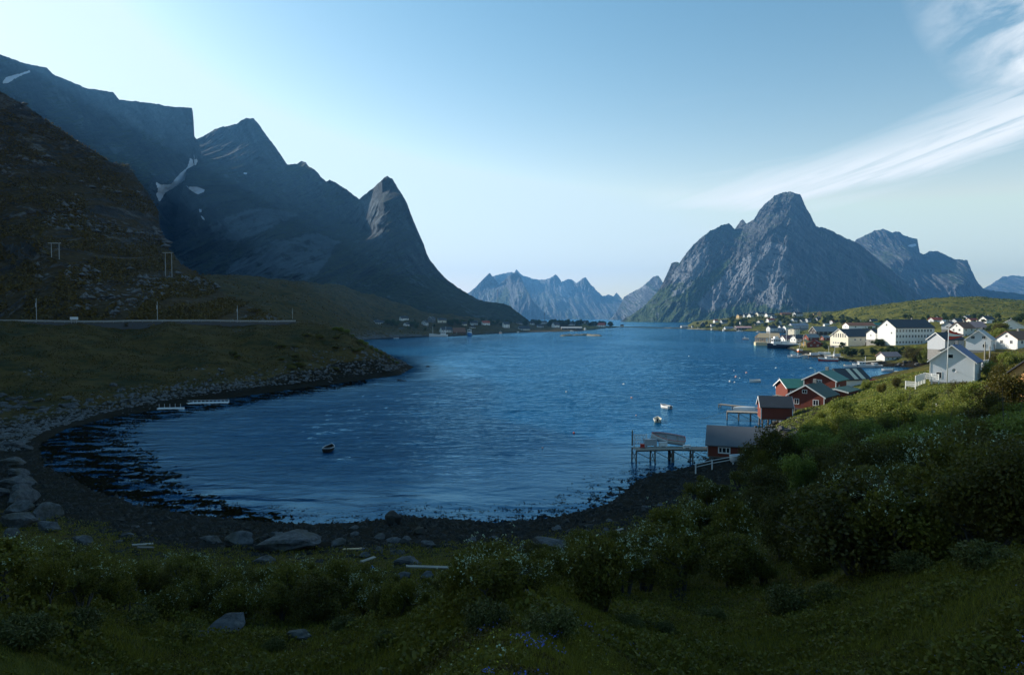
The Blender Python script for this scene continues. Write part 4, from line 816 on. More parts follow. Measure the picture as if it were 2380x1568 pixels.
wg = house(x_+1.4, y_+3.2, z_+.1, 4.6, 7.5, 2.5, .5, 47, 'redwall', 'darkgreen', 1, 'low red wing with a dark flat roof and white door beside the taller red house', name='house_wing', cat='house wing', group=RB, chim=False, wins=[('f', 1.2, .9, .9, 1.0), ('f', -1.5, .9, .9, 1.0)], door=False, fdepth=3)
D = Sh().box(-3.83, -3.76, .2, 1.5, .25, 2.3).build('door', M['trim'], wg); Sh().box(-3.9, -3.835, .35, .42, 1.2, 1.3).build('handle', M['metal'], D)
Sh().box(-5.6, -3.85, -.6, 2.0, -.9, .2).build('step', M['concrete'], wg)
x_, y_, z_ = place(1853, 927, 158)
tl = house(x_+1.2, y_+3.0, z_+.3, 6.0, 7.6, 2.4, 1.6, 4, 'redwall', 'greenroof', 1, 'long red shed with a teal roof and low white framed windows over the water', name='shed', cat='shed', group=RB, chim=False, wins=[('f', -2.5, 1.0, 1.4, .75, 1), ('f', 0, 1.0, 1.5, .75, 1), ('f', 2.5, 1.0, 1.3, .75, 1)], door=False, stilts=3.4)
x_, y_, z_ = place(1806, 978, 131)
mh = house(x_+.3, y_+2.0, z_+.2, 4.8, 5.7, 2.5, 1.75, -12, 'redwall', 'slate', 1, 'windowless red hut with a black roof and white gable boards', name='hut', cat='hut', group=RB, chim=False, wins=[], door=False, stilts=1.8, over=.25)
for sx in (-1, 1): Sh().box(sx*2.85-.08, sx*2.85+.08, -2.47, -2.405, .1, 2.45).build('corner_board', M['trim'], mh)
x_, y_, z_ = place(1736, 1070, 99)
nh = house(x_+.2, y_+3.6, z_+.1, 6.6, 9.0, 2.0, 2.15, -19, 'redwall', 'slateblue', 1, 'red boathouse with a big plain grey roof at the head of the near pier', name='boathouse', cat='boathouse', group=RB, chim=False, wins=[('f', -2.2, .7, 1.75, 1.0, 2), ('f', 1.6, .7, 1.2, 1.0, 1)], door=False, stilts=1.9, bare=False, over=.4)
Sh().box(-4.58, -4.5, -3.36, -3.28, .1, 1.95).build('corner_board', M['trim'], nh)
# white boathouse with pale roof stripes
x_, y_, z_ = place(1972, 913, 178)
wb = house(x_+1.0, y_+3.0, z_+.3, 6.6, 8.4, 3.4, 2.4, 17, 'white', 'slate', 1, 'white boathouse with two pale sheets on its dark roof behind the red houses', name='boathouse', cat='boathouse', chim=False, wins=[], door=False, bare=False, fdepth=3)
sl = 2.4/3.3; rs_ = Sh()
for u in (-.8, 1.5):
    V = [(u, -.3, 5.8+.2-sl*.3), (u+1.25, -.3, 5.8+.2-sl*.3), (u+1.25, -3.6, 5.8+.2-sl*3.6), (u, -3.6, 5.8+.2-sl*3.6)]
    V2 = [(a, b, c+.05) for a, b, c in V]; V = [(a, b, c-.03) for a, b, c in V]
    o = Sh().add(V+V2, [(0, 3, 2, 1), (4, 5, 6, 7), (0, 1, 5, 4), (1, 2, 6, 5), (2, 3, 7, 6), (3, 0, 4, 7)]).build('roof_sheet', M['yellowgrp'], wb)
# orange roofed small shed and white tarp right of it
x_, y_, z_ = place(2035, 893, 190); house(x_, y_+1, z_-.5, 2.6, 4, 1.1, .7, 10, 'white', 'redroof', 0, 'tiny shed with an orange red roof right of the white boathouse', name='shed', cat='shed', chim=False, wins=[], door=False, bare=False)
x_, y_, z_ = place(2055, 893, 188); house(x_, y_+1, z_-.8, 2.2, 3.4, .9, .5, 10, 'greyw', 'whiteroof', 0, 'tiny pale shed right of the orange red roofed one', name='shed', cat='shed', chim=False, wins=[], door=False, bare=False)
# lamp on the back red house ridge
x_, y_, z_ = place(1893.6, 925, 162); lp = thing('street_lamp', 'grey lamp post rising behind the tall red house roof', 'street lamp', (x_, y_, z_)); Sh().bar((0, 0, -3), (0, 0, 6.9), .07, 8, .05).bar((0, 0, 6.9), (-.8, 0, 7.2), .05).build('pole', M['metal'], lp); Sh().box(-1.2, -.7, -.12, .12, 7.15, 7.3).build('lamp_head', M['trim'], lp)

# ------------------------------------------------------------------ piers
def pier(name, P, wdt, ztop, label, zb=-2.5, spacing=2.6, mat='palewood', brace=True, post='wood', rail=0):
    a = Vector((P[0][0], P[0][1], 0)); r = thing(name, label, 'pier', a)
    for i in range(len(P)-1):
        p0 = Vector((P[i][0], P[i][1], 0))-a; p1 = Vector((P[i+1][0], P[i+1][1], 0))-a; d = (p1-p0); Ln = d.length; d.normalize(); n = Vector((-d.y, d.x, 0))
        dk = Sh(); k = 0; 
        while k*.24 < Ln:
            q = p0+d*(k*.24+.11); e = wdt/2*(1+.03*math.sin(k*2.3)); c = [q+n*e-d*.1, q+n*e+d*.1, q-n*e+d*.1, q-n*e-d*.1]
            dk.add([(v.x, v.y, ztop-.05+.01*math.sin(k*1.7)) for v in c]+[(v.x, v.y, ztop+.01*math.sin(k*1.7)) for v in c], [(0, 1, 2, 3), (7, 6, 5, 4), (0, 4, 5, 1), (1, 5, 6, 2), (2, 6, 7, 3), (3, 7, 4, 0)]); k += 1
        dk.build('deck', M[mat], r)
        bm_ = Sh()
        for s_ in (-1, 1): bm_.bar(p0+n*s_*wdt*.42+Vector((0, 0, ztop-.16)), p1+n*s_*wdt*.42+Vector((0, 0, ztop-.16)), .11, 4)
        bm_.build('beam', M['wood'], r)
        m_ = max(1, int(round(Ln/spacing)))
        for k in range(m_+1):
            q = p0+d*(Ln*k/m_)
            for s_ in (-1, 1):
                t_ = q+n*s_*wdt*.42; Sh().bar((t_.x+random.uniform(-.1, .1), t_.y, zb), (t_.x, t_.y, ztop-.05), .12, 7).build('post', M[post], r)
            if brace:
                t0 = q+n*wdt*.42; t1 = q-n*wdt*.42; b_ = Sh().bar((t0.x, t0.y, .1), (t1.x, t1.y, ztop-.3), .05, 4).bar((t1.x, t1.y, .1), (t0.x, t0.y, ztop-.3), .05, 4)
                if k < m_: q2 = p0+d*(Ln*(k+1)/m_)-n*wdt*.44; b_.bar((t1.x, t1.y, ztop-.3), (q2.x, q2.y, .3), .05, 4)
                b_.build('brace', M['wood'], r)
    return r
def wxy(px, py, z=0): return w0(px, py, z)
NP = pier('pier', [wxy(1474, 1042, 2.1), wxy(1560, 1040, 2.1), wxy(1655, 1046, 1.8)], 2.6, 2.1, 'grey wooden pier on tall posts with crates and a boat, left of the near boathouse')
pier('pier', [wxy(1690, 955, 1.8), wxy(1772, 958, 1.8)], 2.6, 1.8, 'wooden jetty on leaning posts left of the black roofed red hut')
pier('pier', [wxy(1673, 938, .9), wxy(1770, 948, .9)], 1.2, .9, 'narrow plank walkway reaching furthest left behind the jetty', spacing=4, brace=False)
pier('pier', [wxy(1804, 918, 1.2), wxy(1836, 922, 1.2)], 3.0, 1.2, 'white edged landing in front of the teal roofed shed')
pier('pier', [wxy(1874, 824, 2.0), wxy(1915, 823, 2.0), wxy(1953, 829, 2.0)], 4, 2.0, 'pale quay on posts running left from the harbour front', spacing=3, mat='cream')
pier('pier', [wxy(2086, 862, .9), wxy(2122, 866, .9)], 3.0, .9, 'white floating dock right of the cove', mat='trim')
pier('pier', [wxy(1999, 841, 1.4), wxy(2045, 838, 1.4)], 2.6, 1.4, 'pale pier behind the white cabin boat in the cove', spacing=3, mat='cream')
gw = thing('gangway', 'sloping pale gangway from the quay to the white motor boat', 'gangway', (*wxy(1855, 831), 0))
p0 = Vector((0, 0, .5)); q_ = wxy(1876, 822, 1.9); p1 = Vector((q_[0]-gw.location.x, q_[1]-gw.location.y, 2.0))
Sh().bar(p0+Vector((0, -.6, 0)), p1+Vector((0, -.6, 0)), .12, 4).bar(p0+Vector((0, .6, 0)), p1+Vector((0, .6, 0)), .12, 4).build('beam', M['metal'], gw)
s_ = Sh()
for k in range(24): q = p0.lerp(p1, k/24); s_.box(q.x-.14, q.x+.14, q.y-.65, q.y+.65, q.z+.05, q.z+.1)
s_.build('deck', M['palewood'], gw)
# things on the near pier
def tub(px, py, z, sx, sy, sz, mat, label, rz=0):
    x_, y_ = wxy(px, py, z); o = Sh().box(-sx, sx, -sy, sy, .12, sz).box(-sx-.04, sx+.04, -sy-.04, sy+.04, sz, sz+.08).box(-sx, -sx*.6, -sy, sy, 0, .12).box(sx*.6, sx, -sy, sy, 0, .12).build('crate', M[mat]); o.location = (x_, y_, z); o.rotation_euler.z = rz
    return tag(o, label, 'crate', 'crates on the near pier')
def pallet_fence(px0, px1, py, z, hgt, label):
    a = wxy(px0, py, z); b = wxy(px1, py, z); picket('rack', [(a[0], a[1], z), (b[0], b[1], z)], hgt, label, 'rack', 1.2, (.15, .5, .95), 'trim', True)
pallet_fence(1474, 1503, 1034, 2.12, 1.7, 'white slatted rack standing at the outer end of the near pier')
tub(1512, 1036, 2.11, .9, .5, 1.0, 'metal', 'grey crate between the white slatted rack and the beached boat')
tub(1493, 1040, 2.11, .3, .3, .5, 'redpaint', 'small rusty red box in front of the white slatted rack')
tub(1541, 1037, 2.11, .6, .4, .6, 'trim', 'white crate leaning by the beached boat on the near pier')
tub(1596, 1041, 2.11, .5, .35, .4, 'trim', 'small white crate in the middle of the near pier')
ps_ = wxy(1474, 1035, 2.1); o = Sh().bar((0, 0, 0), (0, 0, 2.4), .13, 8, .1).build('mooring_post', M['wood']); o.location = (ps_[0]-.3, ps_[1], 2.1); tag(o, 'dark topped mooring post at the outer corner of the near pier', 'post')
# white railing down to the beach
picket('handrail', [(*wxy(1617, 1091, 1.0), 1.0), (*wxy(1655, 1082, 1.4), 1.4), (*wxy(1704, 1073, 1.9), 1.9)], .8, 'white railing sloping down to the beach below the near boathouse', 'railing', 1.6, (.45, .95))

# drying racks on a concrete quay, harbour
x_, y_, z_ = place(1790, 803.5, 527)
dr = thing('drying_rack', 'big timber rack with a pitched plank roof on a pale quay', 'drying rack', (x_, y_+5, z_), math.radians(-12))
Sh().box(-9.6, 9.2, -5, 5, -3, 2.6).build('quay', m_plain('pale_quay', (.62, .56, .36), .85, .4, .4, .3), dr)
for sy in (-1, 1):
    for i in range(6): Sh().bar((-8.6+3.2*i, sy*4.4, 2.6), (-8.6+3.2*i, sy*4.4, 6.2), .16, 6).build('post', M['lumber'], dr)
s_ = Sh()
for k in range(4):
    for sy in (-1, 1): s_.bar((-9, sy*4.45, 3.2+.9*k), (8, sy*4.45, 3.2+.9*k), .1, 4)
for i in range(14): s_.bar((-8.8+1.25*i, -4.4, 3.1+.4*(i % 3)), (-8.8+1.25*i, 4.4, 3.1+.4*(i % 3)), .08, 4)
s_.build('crossbar', M['lumber'], dr)
V = [(-9.2, -5, 6.1), (8.4, -5, 6.1), (8.4, 0, 9.6), (-6.2, 0, 9.6), (-9.2, 5, 6.1), (8.4, 5, 6.1)]
Sh().add(V+[(a, b, c+.2) for a, b, c in V], [(0, 1, 2, 3), (6, 9, 8, 7), (3, 2, 5, 4), (9, 10, 11, 8), (0, 6, 7, 1), (1, 7, 8, 2), (2, 8, 11, 5), (5, 11, 10, 4), (0, 3, 9, 6), (3, 4, 10, 9)]).build('roof', M['lumber'], dr)
# ------------------------------------------------------------------ boats
def hull_geo(L_, B, D, n=14, bowrise=.35, transom=.75, power=2.3):
    st = []
    for i in range(n+1):
        t = i/n; x = -L_/2 + L_*t
        hb = B/2*(transom+(1-transom)*min(1, t/.4)**.7 if t < .4 else (1-((t-.4)/.6)**power)); hb = max(hb, .015)
        sh = D*(1+bowrise*max(0, (t-.35)/.65)**2+.06*(1-t)); kz = -D*.45*(1-max(0, (t-.75)/.25)**2*.9)
        st.append([(x, hb*a, kz+(sh-kz)*b) for a, b in ((0, 0), (.45, .08), (.78, .32), (.93, .65), (1, 1))])
    return st
def hull(L_, B, D, deck=False, mi=(0, 0, 0), **k):
    st = hull_geo(L_, B, D, **k); S = Sh(); n = len(st); m = 5
    V = []
    for s_ in st: V += [(x, -y, z) for x, y, z in s_[::-1]] + s_[1:]
    w_ = 2*m-1; Fs = []; mm = []
    for i in range(n-1):
        for j in range(w_-1): Fs.append((i*w_+j, (i+1)*w_+j, (i+1)*w_+j+1, i*w_+j+1)); mm.append(mi[0] if j in (0, w_-2) else mi[1])
    S.add(V, Fs); S.m = mm
    S.add([], [])
    S.f.append(tuple(range(w_))[::1]); S.m.append(mi[0])
    if deck:
        for i in range(n-1): S.f.append((i*w_, i*w_+w_-1, (i+1)*w_+w_-1, (i+1)*w_)); S.m.append(mi[2])
    else:
        b = len(S.v); V2 = []
        for s_ in st: 
            q = [(x*.965, y*.86, z+.05*(1 if j < 4 else 0)) for j, (x, y, z) in enumerate(s_)]; V2 += [(x, -y, z) for x, y, z in q[::-1]] + q[1:]
        S.v += V2
        for i in range(n-1):
            for j in range(w_-1): S.f.append((b+i*w_+j, b+i*w_+j+1, b+(i+1)*w_+j+1, b+(i+1)*w_+j)); S.m.append(mi[2])
            for j in (0, w_-1): S.f.append((i*w_+j, (i+1)*w_+j, b+(i+1)*w_+j, b+i*w_+j)); S.m.append(mi[0])
        S.f.append(tuple(b+j for j in range(w_))[::-1]); S.m.append(mi[2])
        for j in range(w_-1): pass
    return S, st
def gunwale(st, r=.04):
    S = Sh()
    for sg in (-1, 1):
        for i in range(len(st)-1):
            a = st[i][-1]; b = st[i+1][-1]; S.bar((a[0], sg*a[1], a[2]), (b[0], sg*b[1], b[2]), r, 5)
    a = st[0][-1]; S.bar((a[0], -a[1], a[2]), (a[0], a[1], a[2]), r, 5); return S
def dinghy(px, py, L_, B, D, rz, label, out='trim', inn='yellowgrp', rail='trim', z=0.02, tilt=(0, 0), motor=False, loc=None, group='small open boats', low=None):
    x_, y_ = wxy(px, py, z) if loc is None else loc; r = thing('rowing_boat', label, 'boat', (x_, y_, z), math.radians(rz), group); r.rotation_euler = (math.radians(tilt[0]), math.radians(tilt[1]), math.radians(rz))
    S, st = hull(L_, B, D, mi=(0, 1, 2)); S.build('hull', [M[out], M[low or out], M[inn]], r, True)
    gunwale(st, .05 if L_ < 6 else .08).build('gunwale', M[rail], r, True)
    for k in (-.28, .05, .3):
        hb = B*.42*(1-max(0, k)*1.4); Sh().box(L_*k-.12, L_*k+.12, -hb, hb, D*.55, D*.6).build('thwart', M['palewood'], r)
    if motor:
        mo = Sh().box(-L_/2-.35, -L_/2-.02, -.14, .14, D*.7, D*1.35).bar((-L_/2-.2, 0, D*.7), (-L_/2-.2, 0, -.3), .06).build('outboard_motor', M['black'], r)
    return r
def cabin_boat(px, py, L_, B, D, rz, label, cols=('trim', 'trim', 'palewood'), cab=(-.15, .2, 1.6), cabmat='trim', mast=(0,), name='fishing_boat', wheel=None, crane=False, rail=True, group='cabin boats', z=0, extra=None):
    x_, y_ = wxy(px, py, z); r = thing(name, label, 'boat', (x_, y_, z), math.radians(rz), group)
    S, st = hull(L_, B, D, deck=True, mi=(0, 1, 2), transom=.7, bowrise=.5); S.build('hull', [M[cols[0]], M[cols[1]], M[cols[2]]], r, True)
    gunwale(st, .05+.004*L_).build('gunwale', M['trim'], r, True)
    x0, x1, ch = cab; hb = B*.34; C = Sh().box(L_*x0, L_*x1, -hb, hb, D*.9, D+ch).box(L_*x0-.15, L_*x1+.25, -hb-.12, hb+.12, D+ch, D+ch+.1); co = C.build('cabin', M[cabmat], r)
    wdw = Sh(); zz0, zz1 = D+ch*.55, D+ch*.85
    wdw.box(L_*x1+.003, L_*x1+.03, -hb*.85, hb*.85, zz0, zz1)
    for sg in (-1, 1): n_ = max(2, int((x1-x0)*L_/1.1)); 
    for sg in (-1, 1):
        for i in range(n_): a = L_*x0+(x1-x0)*L_*(i+.2)/n_; b = L_*x0+(x1-x0)*L_*(i+.8)/n_; wdw.box(a, b, *sorted((sg*(hb+.003), sg*(hb+.03))), zz0, zz1)
    wdw.build('window', M['glass'], co)
    for mx_ in mast:
        hh = D+ch+L_*.28; Sh().bar((L_*mx_, 0, D*.9), (L_*mx_, 0, hh), .05+.004*L_, 6).bar((L_*mx_, -B*.2, hh*.85), (L_*mx_, B*.2, hh*.85), .04, 4).bar((L_*mx_, 0, hh*.6), (L_*mx_+L_*.16, 0, hh*.75), .04, 4).build('mast', M['trim'], r)
    if rail:
        rl = Sh()
        for sg in (-1, 1):
            for i in range(8, len(st)-1): a = st[i][-1]; b = st[i+1][-1]; rl.bar((a[0], sg*a[1]*.93, a[2]+.6), (b[0], sg*b[1]*.93, b[2]+.6), .03, 4); rl.bar((a[0], sg*a[1]*.93, a[2]), (a[0], sg*a[1]*.93, a[2]+.6), .025, 4)
        rl.build('railing', M['metal'], r)
    return r
# dark dinghy alone in the bay
dinghy(765, 1048, 3.3, 1.7, .72, 88, 'dark rowing boat with a pale rim alone in the middle of the near bay', 'boatdark', 'boatdark', 'bluew', motor=False)
dinghy(1547, 948, 4.0, 1.7, .62, 112, 'white dinghy moored upper of two near the jetty', 'trim', 'greyw', 'trim', motor=True)
dinghy(1528, 979, 3.8, 1.7, .6, 78, 'cream open dinghy with an outboard motor, lower of two near the pier', 'yellowgrp', 'yellowgrp', 'trim', motor=True)
dinghy(1754, 887.5, 4.2, 1.7, .7, 200, 'white dinghy floating beyond the pink buoys', 'trim', 'yellowgrp', 'trim')
bx_, by_ = wxy(1551, 1032, 2.2); dinghy(0, 0, 5.2, 1.8, .8, 172, 'white boat with a raised red bow lying on the near pier', 'trim', 'greyw', 'redpaint', z=2.75, tilt=(-25, -8), loc=(bx_, by_), low='trim')
bx_, by_ = wxy(1730, 952, 1.9); dinghy(0, 0, 4.8, 1.5, .6, 176, 'upturned white boat lying on the jetty by the red hut', 'trim', 'greyw', 'trim', z=2.35, tilt=(172, 0), loc=(bx_, by_))
x_, y_, z_ = place(1735, 1068, 92); dinghy(0, 0, 4.4, 1.6, .6, 10, 'pale boat pulled up under the dark tree by the near boathouse', 'bluew', 'greyw', 'trim', z=z_, loc=(x_, y_))
dinghy(1976, 853.5, 5.2, 2.0, .8, 170, 'white open boat with a dark motor in the cove', 'trim', 'greyw', 'trim', motor=True)
dinghy(2062, 863, 4.2, 1.9, .8, 165, 'small white motor boat in the cove under the low boathouse', 'trim', 'greyw', 'trim', motor=True)
dinghy(2086, 877, 5.0, 1.9, .9, 175, 'white open boat moored below the floating dock', 'trim', 'trim', 'trim')
cabin_boat(2006, 853.5, 9, 3.2, 1.1, 172, 'white cabin cruiser at the pier in the cove', cab=(-.05, .22, 1.3), mast=(-.1,))
cabin_boat(2030, 853, 7.5, 2.6, .8, 178, 'low dark decked white boat behind the cabin cruiser', cab=(-.2, .05, .9), mast=())
cabin_boat(1924, 838.5, 9.5, 3.2, 1.2, 176, 'white boat with a bright red bottom moored at the pale quay', cols=('trim', 'redpaint', 'palewood'), cab=(-.12, .1, 1.0), mast=(-.3, .15))
cabin_boat(1858.5, 818, 9, 3.4, 1.5, 240, 'white and orange fishing boat with tall mast pointing at the camera', cols=('trim', 'orangep', 'palewood'), cab=(-.3, .0, 2.0), cabmat='yellowp', mast=(.1, -.35))
cabin_boat(1844, 831, 6.6, 2.2, .8, 182, 'white motor boat at the foot of the sloping gangway', cab=(-.15, .15, .8), mast=())
fb = cabin_boat(1820, 809, 23, 6, 2.6, 183, 'large dark blue hulled fishing ship with white bridge moored at the quay', cols=('navy', 'navy', 'greyw'), cab=(.12, .34, 4.2), mast=(.42, -.1, -.38), name='fishing_ship')
Sh().box(-10, 2, -2.2, 2.2, 2.5, 3.5).box(-3, 1.5, -1.6, 1.6, 3.5, 5.0).build('deckhouse', M['trim'], fb); Sh().box(4.0, 6.6, -1.3, 1.3, 6.9, 8.4).build('wheelhouse', M['trim'], fb)
cabin_boat(1732.6, 789, 7, 2.6, 1.2, 200, 'small pink tinted white sailing boat with a thin mast in open water', cols=('trim', 'pinkfloat', 'palewood'), cab=(-.2, .15, .8), mast=(.1,), rail=False, group='boats off the right village')
for px, py, L_, rz, lab, c in ((1623.7, 765.4, 9, 190, 'white boat moored leftmost off the right village', 'trim'), (1653.8, 767, 7, 100, 'white boat second from the left off the right village', 'trim'), (1681, 769, 6, 95, 'white boat just left of the blue grey shed', 'trim'), (1719, 771, 9, 175, 'white boat in front of the pink roofed hall', 'trim'), (1731, 768, 6, 200, 'white boat touching the pink roofed hall quay', 'trim'), (1762, 774, 6, 180, 'small white boat left of the quay houses', 'trim'), (1862, 773.5, 6, 250, 'white boat left of two in the strip of water behind the tower building', 'trim'), (1873, 773, 6, 230, 'pinkish white boat right of two behind the tower building', 'pinkfloat')):
    cabin_boat(px, py, L_, 2.7, 1.2, rz, lab, cols=('trim', c, 'palewood'), cab=(-.2, .15, 1.2), mast=(.2,), rail=False, group='boats off the right village')
fb2 = cabin_boat(1019, 782, 21, 5.4, 2.2, 180, 'long white fishing boat in front of the white boathouse on the left shore', cols=('trim', 'trim', 'greyw'), cab=(-.38, -.12, 3.4), mast=(.3, -.4), name='fishing_boat', group='boats off the left shore')
cabin_boat(1091, 781, 11, 6, 3.2, 262, 'blue hulled fishing boat with a white bridge and tall mast', cols=('bluepaint', 'bluepaint', 'greyw'), cab=(-.3, .1, 4.5), mast=(-.1,), group='boats off the left shore')
cabin_boat(1163, 775.5, 7, 2.8, 1.3, 250, 'small orange and white boat with a mast off the left shore', cols=('orangep', 'trim', 'palewood'), cab=(-.2, .1, 1.4), mast=(.1,), rail=False, group='boats off the left shore')
cabin_boat(1203.6, 773.5, 5, 2.4, 1.0, 240, 'tiny white boat beside the pier building', cab=(-.2, .15, 1.0), mast=(), rail=False, group='boats off the left shore')
cabin_boat(1328.5, 770.5, 6, 2.6, 1.0, 200, 'white boat in front of the long fish quay building', cab=(-.2, .15, 1.0), mast=(), rail=False, group='boats off the left shore')
cabin_boat(1359.6, 767.5, 9, 3.4, 1.6, 100, 'white boat with a tall mast at the end of the fish quay', cab=(-.2, .2, 2.4), mast=(0,), rail=False, group='boats off the left shore')
dinghy(921, 786, 5.4, 1.8, .7, 5, 'pale flat boat at the waterline of the shaded left shore', 'bluew', 'greyw', 'bluew')
cabin_boat(1811, 906, 6, 2.2, .9, 250, 'white boat with two thin masts left of the teal roofed shed', cab=(-.25, .05, 1.0), mast=(.15, -.35), rail=False)
for px, py, zz, L_, rz, lab in ((1893, 824, 2.1, 4.6, 8, 'white boat hauled out on the left end of the pale quay'), (1916, 822.5, 2.1, 6.0, 176, 'longer white boat hauled out in the middle of the pale quay'), (1946, 827, 2.1, 4.2, 20, 'white boat hauled out at the right end of the pale quay'), (2112, 882, .02, 4.4, 168, 'small white boat under the fence by the floating dock'), (2126, 866, .9, 3.6, 100, 'white skiff standing on the right end of the floating dock')):
    dinghy(px, py, L_, 1.9, .9, rz, lab, 'trim', 'greyw', 'trim', z=zz+.35 if zz > .5 else zz)
for px, py, hh, lab in ((1926, 826, 5, 'thin white post at the middle of the pale quay'), (1940, 829, 6, 'taller thin white post at the right of the pale quay'), (1868, 803, 7, 'white mast like post beside the tiny yellow hut'), (1884, 811, 4, 'short lamp post in front of the dark red boathouse')):
    x_, y_, z_ = place(px, py, 380 if py > 815 else 460); r = thing('quay_post', lab, 'post', (x_, y_, z_), 0, 'posts along the harbour quay'); Sh().bar((0, 0, -3), (0, 0, hh), .14, 6, .09).build('post', M['trim'], r); Sh().box(-.3, .3, -.12, .12, hh, hh+.2).build('lamp_head', M['trim'], r)
# left shore floats
for px, py, L_, W_, rz, lab, posts in ((397, 951, 5.8, 1.3, 9, 'low pale float with short posts off the left shore, the nearer one', 5), (478, 938, 11.0, 1.6, 11, 'long pale floating walkway off the left shore, the farther one', 0)):
    x_, y_ = wxy(px, py); r = thing('float', lab, 'float', (x_, y_, 0), math.radians(rz), 'floats off the left shore'); Sh().box(-L_/2, L_/2, -W_/2, W_/2, -.2, .38).build('deck', M['bluew'], r)
    for k in range(posts): Sh().bar((-L_/2+.3+k*1.2, 0, .3), (-L_/2+.3+k*1.2, 0, 1.35), .06, 6).build('post', M['metal'], r)
    if not posts:
        s_ = Sh()
        for k in range(12): s_.box(-L_/2+.4+k*.95, -L_/2+.5+k*.95, W_/2-.1, W_/2, .38, .8)
        s_.box(-L_/2, L_/2, W_/2-.08, W_/2, .8, .86).build('railing', M['bluew'], r)
# buoys
bu = None
for px, py, rr_, c, lab in ((1449.3, 893.7, .32, 'trim', 'white buoy leftmost in open water'), (1735, 867, .42, 'pinkfloat', 'pale pink buoy uppermost of the cluster near the cove'), (1710.6, 876.5, .42, 'pinkfloat', 'reddish pink buoy in the middle of the cluster'), (1696.5, 887, .36, 'trim', 'white buoy at the left of the cluster'), (1707.5, 889, .28, 'trim', 'small white buoy at the bottom of the cluster'), (1719.5, 879.5, .24, 'trim', 'tiny white buoy right of the reddish pink one'), (1706, 861.5, .22, 'trim', 'tiny white buoy above the pink cluster'), (1803.6, 856, .4, 'trim', 'white buoy above the teal roofed shed'), (1468, 925, .25, 'pinkfloat', 'small pink buoy below the leftmost white one'), (1334, 1007, .20, 'redpaint', 'small red buoy alone left of the dinghies'), (1261, 1042, .15, 'pinkfloat', 'tiny pink float lowest in the bay'), (1478.6, 966, .14, 'pinkfloat', 'tiny pink float left of the cream dinghy'), (1601, 828, .3, 'trim', 'white buoy far out left of the ship'), (1962.6, 849, .35, 'yellowp', 'yellowish buoy left of the open boat in the cove'), (1985, 862, .3, 'pinkfloat', 'pinkish buoy above the white boathouse'), (1316, 911, .2, 'trim', 'tiny white float in mid channel')):
    x_, y_ = wxy(px, py); o = Sh().ball((0, 0, .12), rr_, 10).bar((0, 0, rr_*.9), (0, 0, rr_*1.5), rr_*.2, 6).build('buoy', M[c], None, True); o.location = (x_, y_, 0); tag(o, lab, 'buoy', 'mooring buoys')
# rope from the jetty
x0, y0 = wxy(1697, 952, 1.2); x1, y1 = wxy(1615, 976, 0); r = Sh(); n = 12
for k in range(n): a = k/n; b = (k+1)/n; f_ = lambda t: (x0+(x1-x0)*t, y0+(y1-y0)*t, 1.2*(1-t)**1.8+.03); r.bar(f_(a), f_(b), .03, 4)
o = r.build('mooring_rope', M['rope']); tag(o, 'slack pale mooring rope running left from the jetty into the water', 'rope')

# ------------------------------------------------------------------ left road, rail, poles
RP = [(-90, 752, 250), (0, 752.5, 257), (100, 752, 264), (200, 751.5, 271), (300, 751, 278), (400, 750.5, 285), (500, 750, 293), (600, 750, 302), (660, 751, 312), (720, 752.5, 330)]
rd = np.array([at(*p) for p in RP]); nR = 120; tt = np.linspace(0, len(RP)-1, nR)
rc = np.stack([np.interp(tt, np.arange(len(RP)), rd[:, k]) for k in range(3)], 1)
tg_ = np.gradient(rc[:, :2], axis=0); tg_ /= np.linalg.norm(tg_, axis=1)[:, None]; nl = np.stack([-tg_[:, 1], tg_[:, 0]], 1)
for k in range(len(rc)): rc[k, 2] = max(rc[k, 2], max(ground_lookup(rc[k, 0]+nl[k, 0]*q, rc[k, 1]+nl[k, 1]*q) for q in (0, 3, 5.5))+.12)
ker = np.ones(31)/31; zp = np.pad(rc[:, 2], 15, mode='edge'); rc[:, 2] = np.convolve(zp, ker, 'valid')+.25
prof = [(-1.2, -3.0), (0, 0), (6, 0), (8, -2.5)]
V = np.concatenate([np.stack([rc[:, 0]+nl[:, 0]*d_, rc[:, 1]+nl[:, 1]*d_, rc[:, 2]+z_], 1) for d_, z_ in prof]).reshape(4, nR, 3)
o = mesh_np('road', V.reshape(-1, 3), grid_faces(4, nR), M['asphalt'], False); tag(o, kind='structure')
gr = thing('guardrail', 'long pale blue grey guardrail along the road on the left shore', 'guardrail', tuple(rc[0])); g0 = Vector(rc[0]); b_ = Sh()
for k in range(nR-8):
    a = Vector(rc[k])-g0+Vector((nl[k, 0]*.3, nl[k, 1]*.3, 0)); b = Vector(rc[k+1])-g0+Vector((nl[k+1, 0]*.3, nl[k+1, 1]*.3, 0))
    V = [a+Vector((0, 0, .25)), b+Vector((0, 0, .25)), b+Vector((0, 0, .95)), a+Vector((0, 0, .95))]; q = Vector((nl[k, 0], nl[k, 1], 0))*.12
    b_.add(V+[v+q for v in V], [(0, 1, 2, 3), (7, 6, 5, 4), (3, 2, 6, 7), (0, 4, 5, 1)])
    if k % 3 == 0: Sh().box(a.x-.1, a.x+.1, a.y-.1, a.y+.1, a.z-1, a.z+1.0).build('post', M['greyroof'], gr)
b_.build('rail', M['greyroof'], gr)
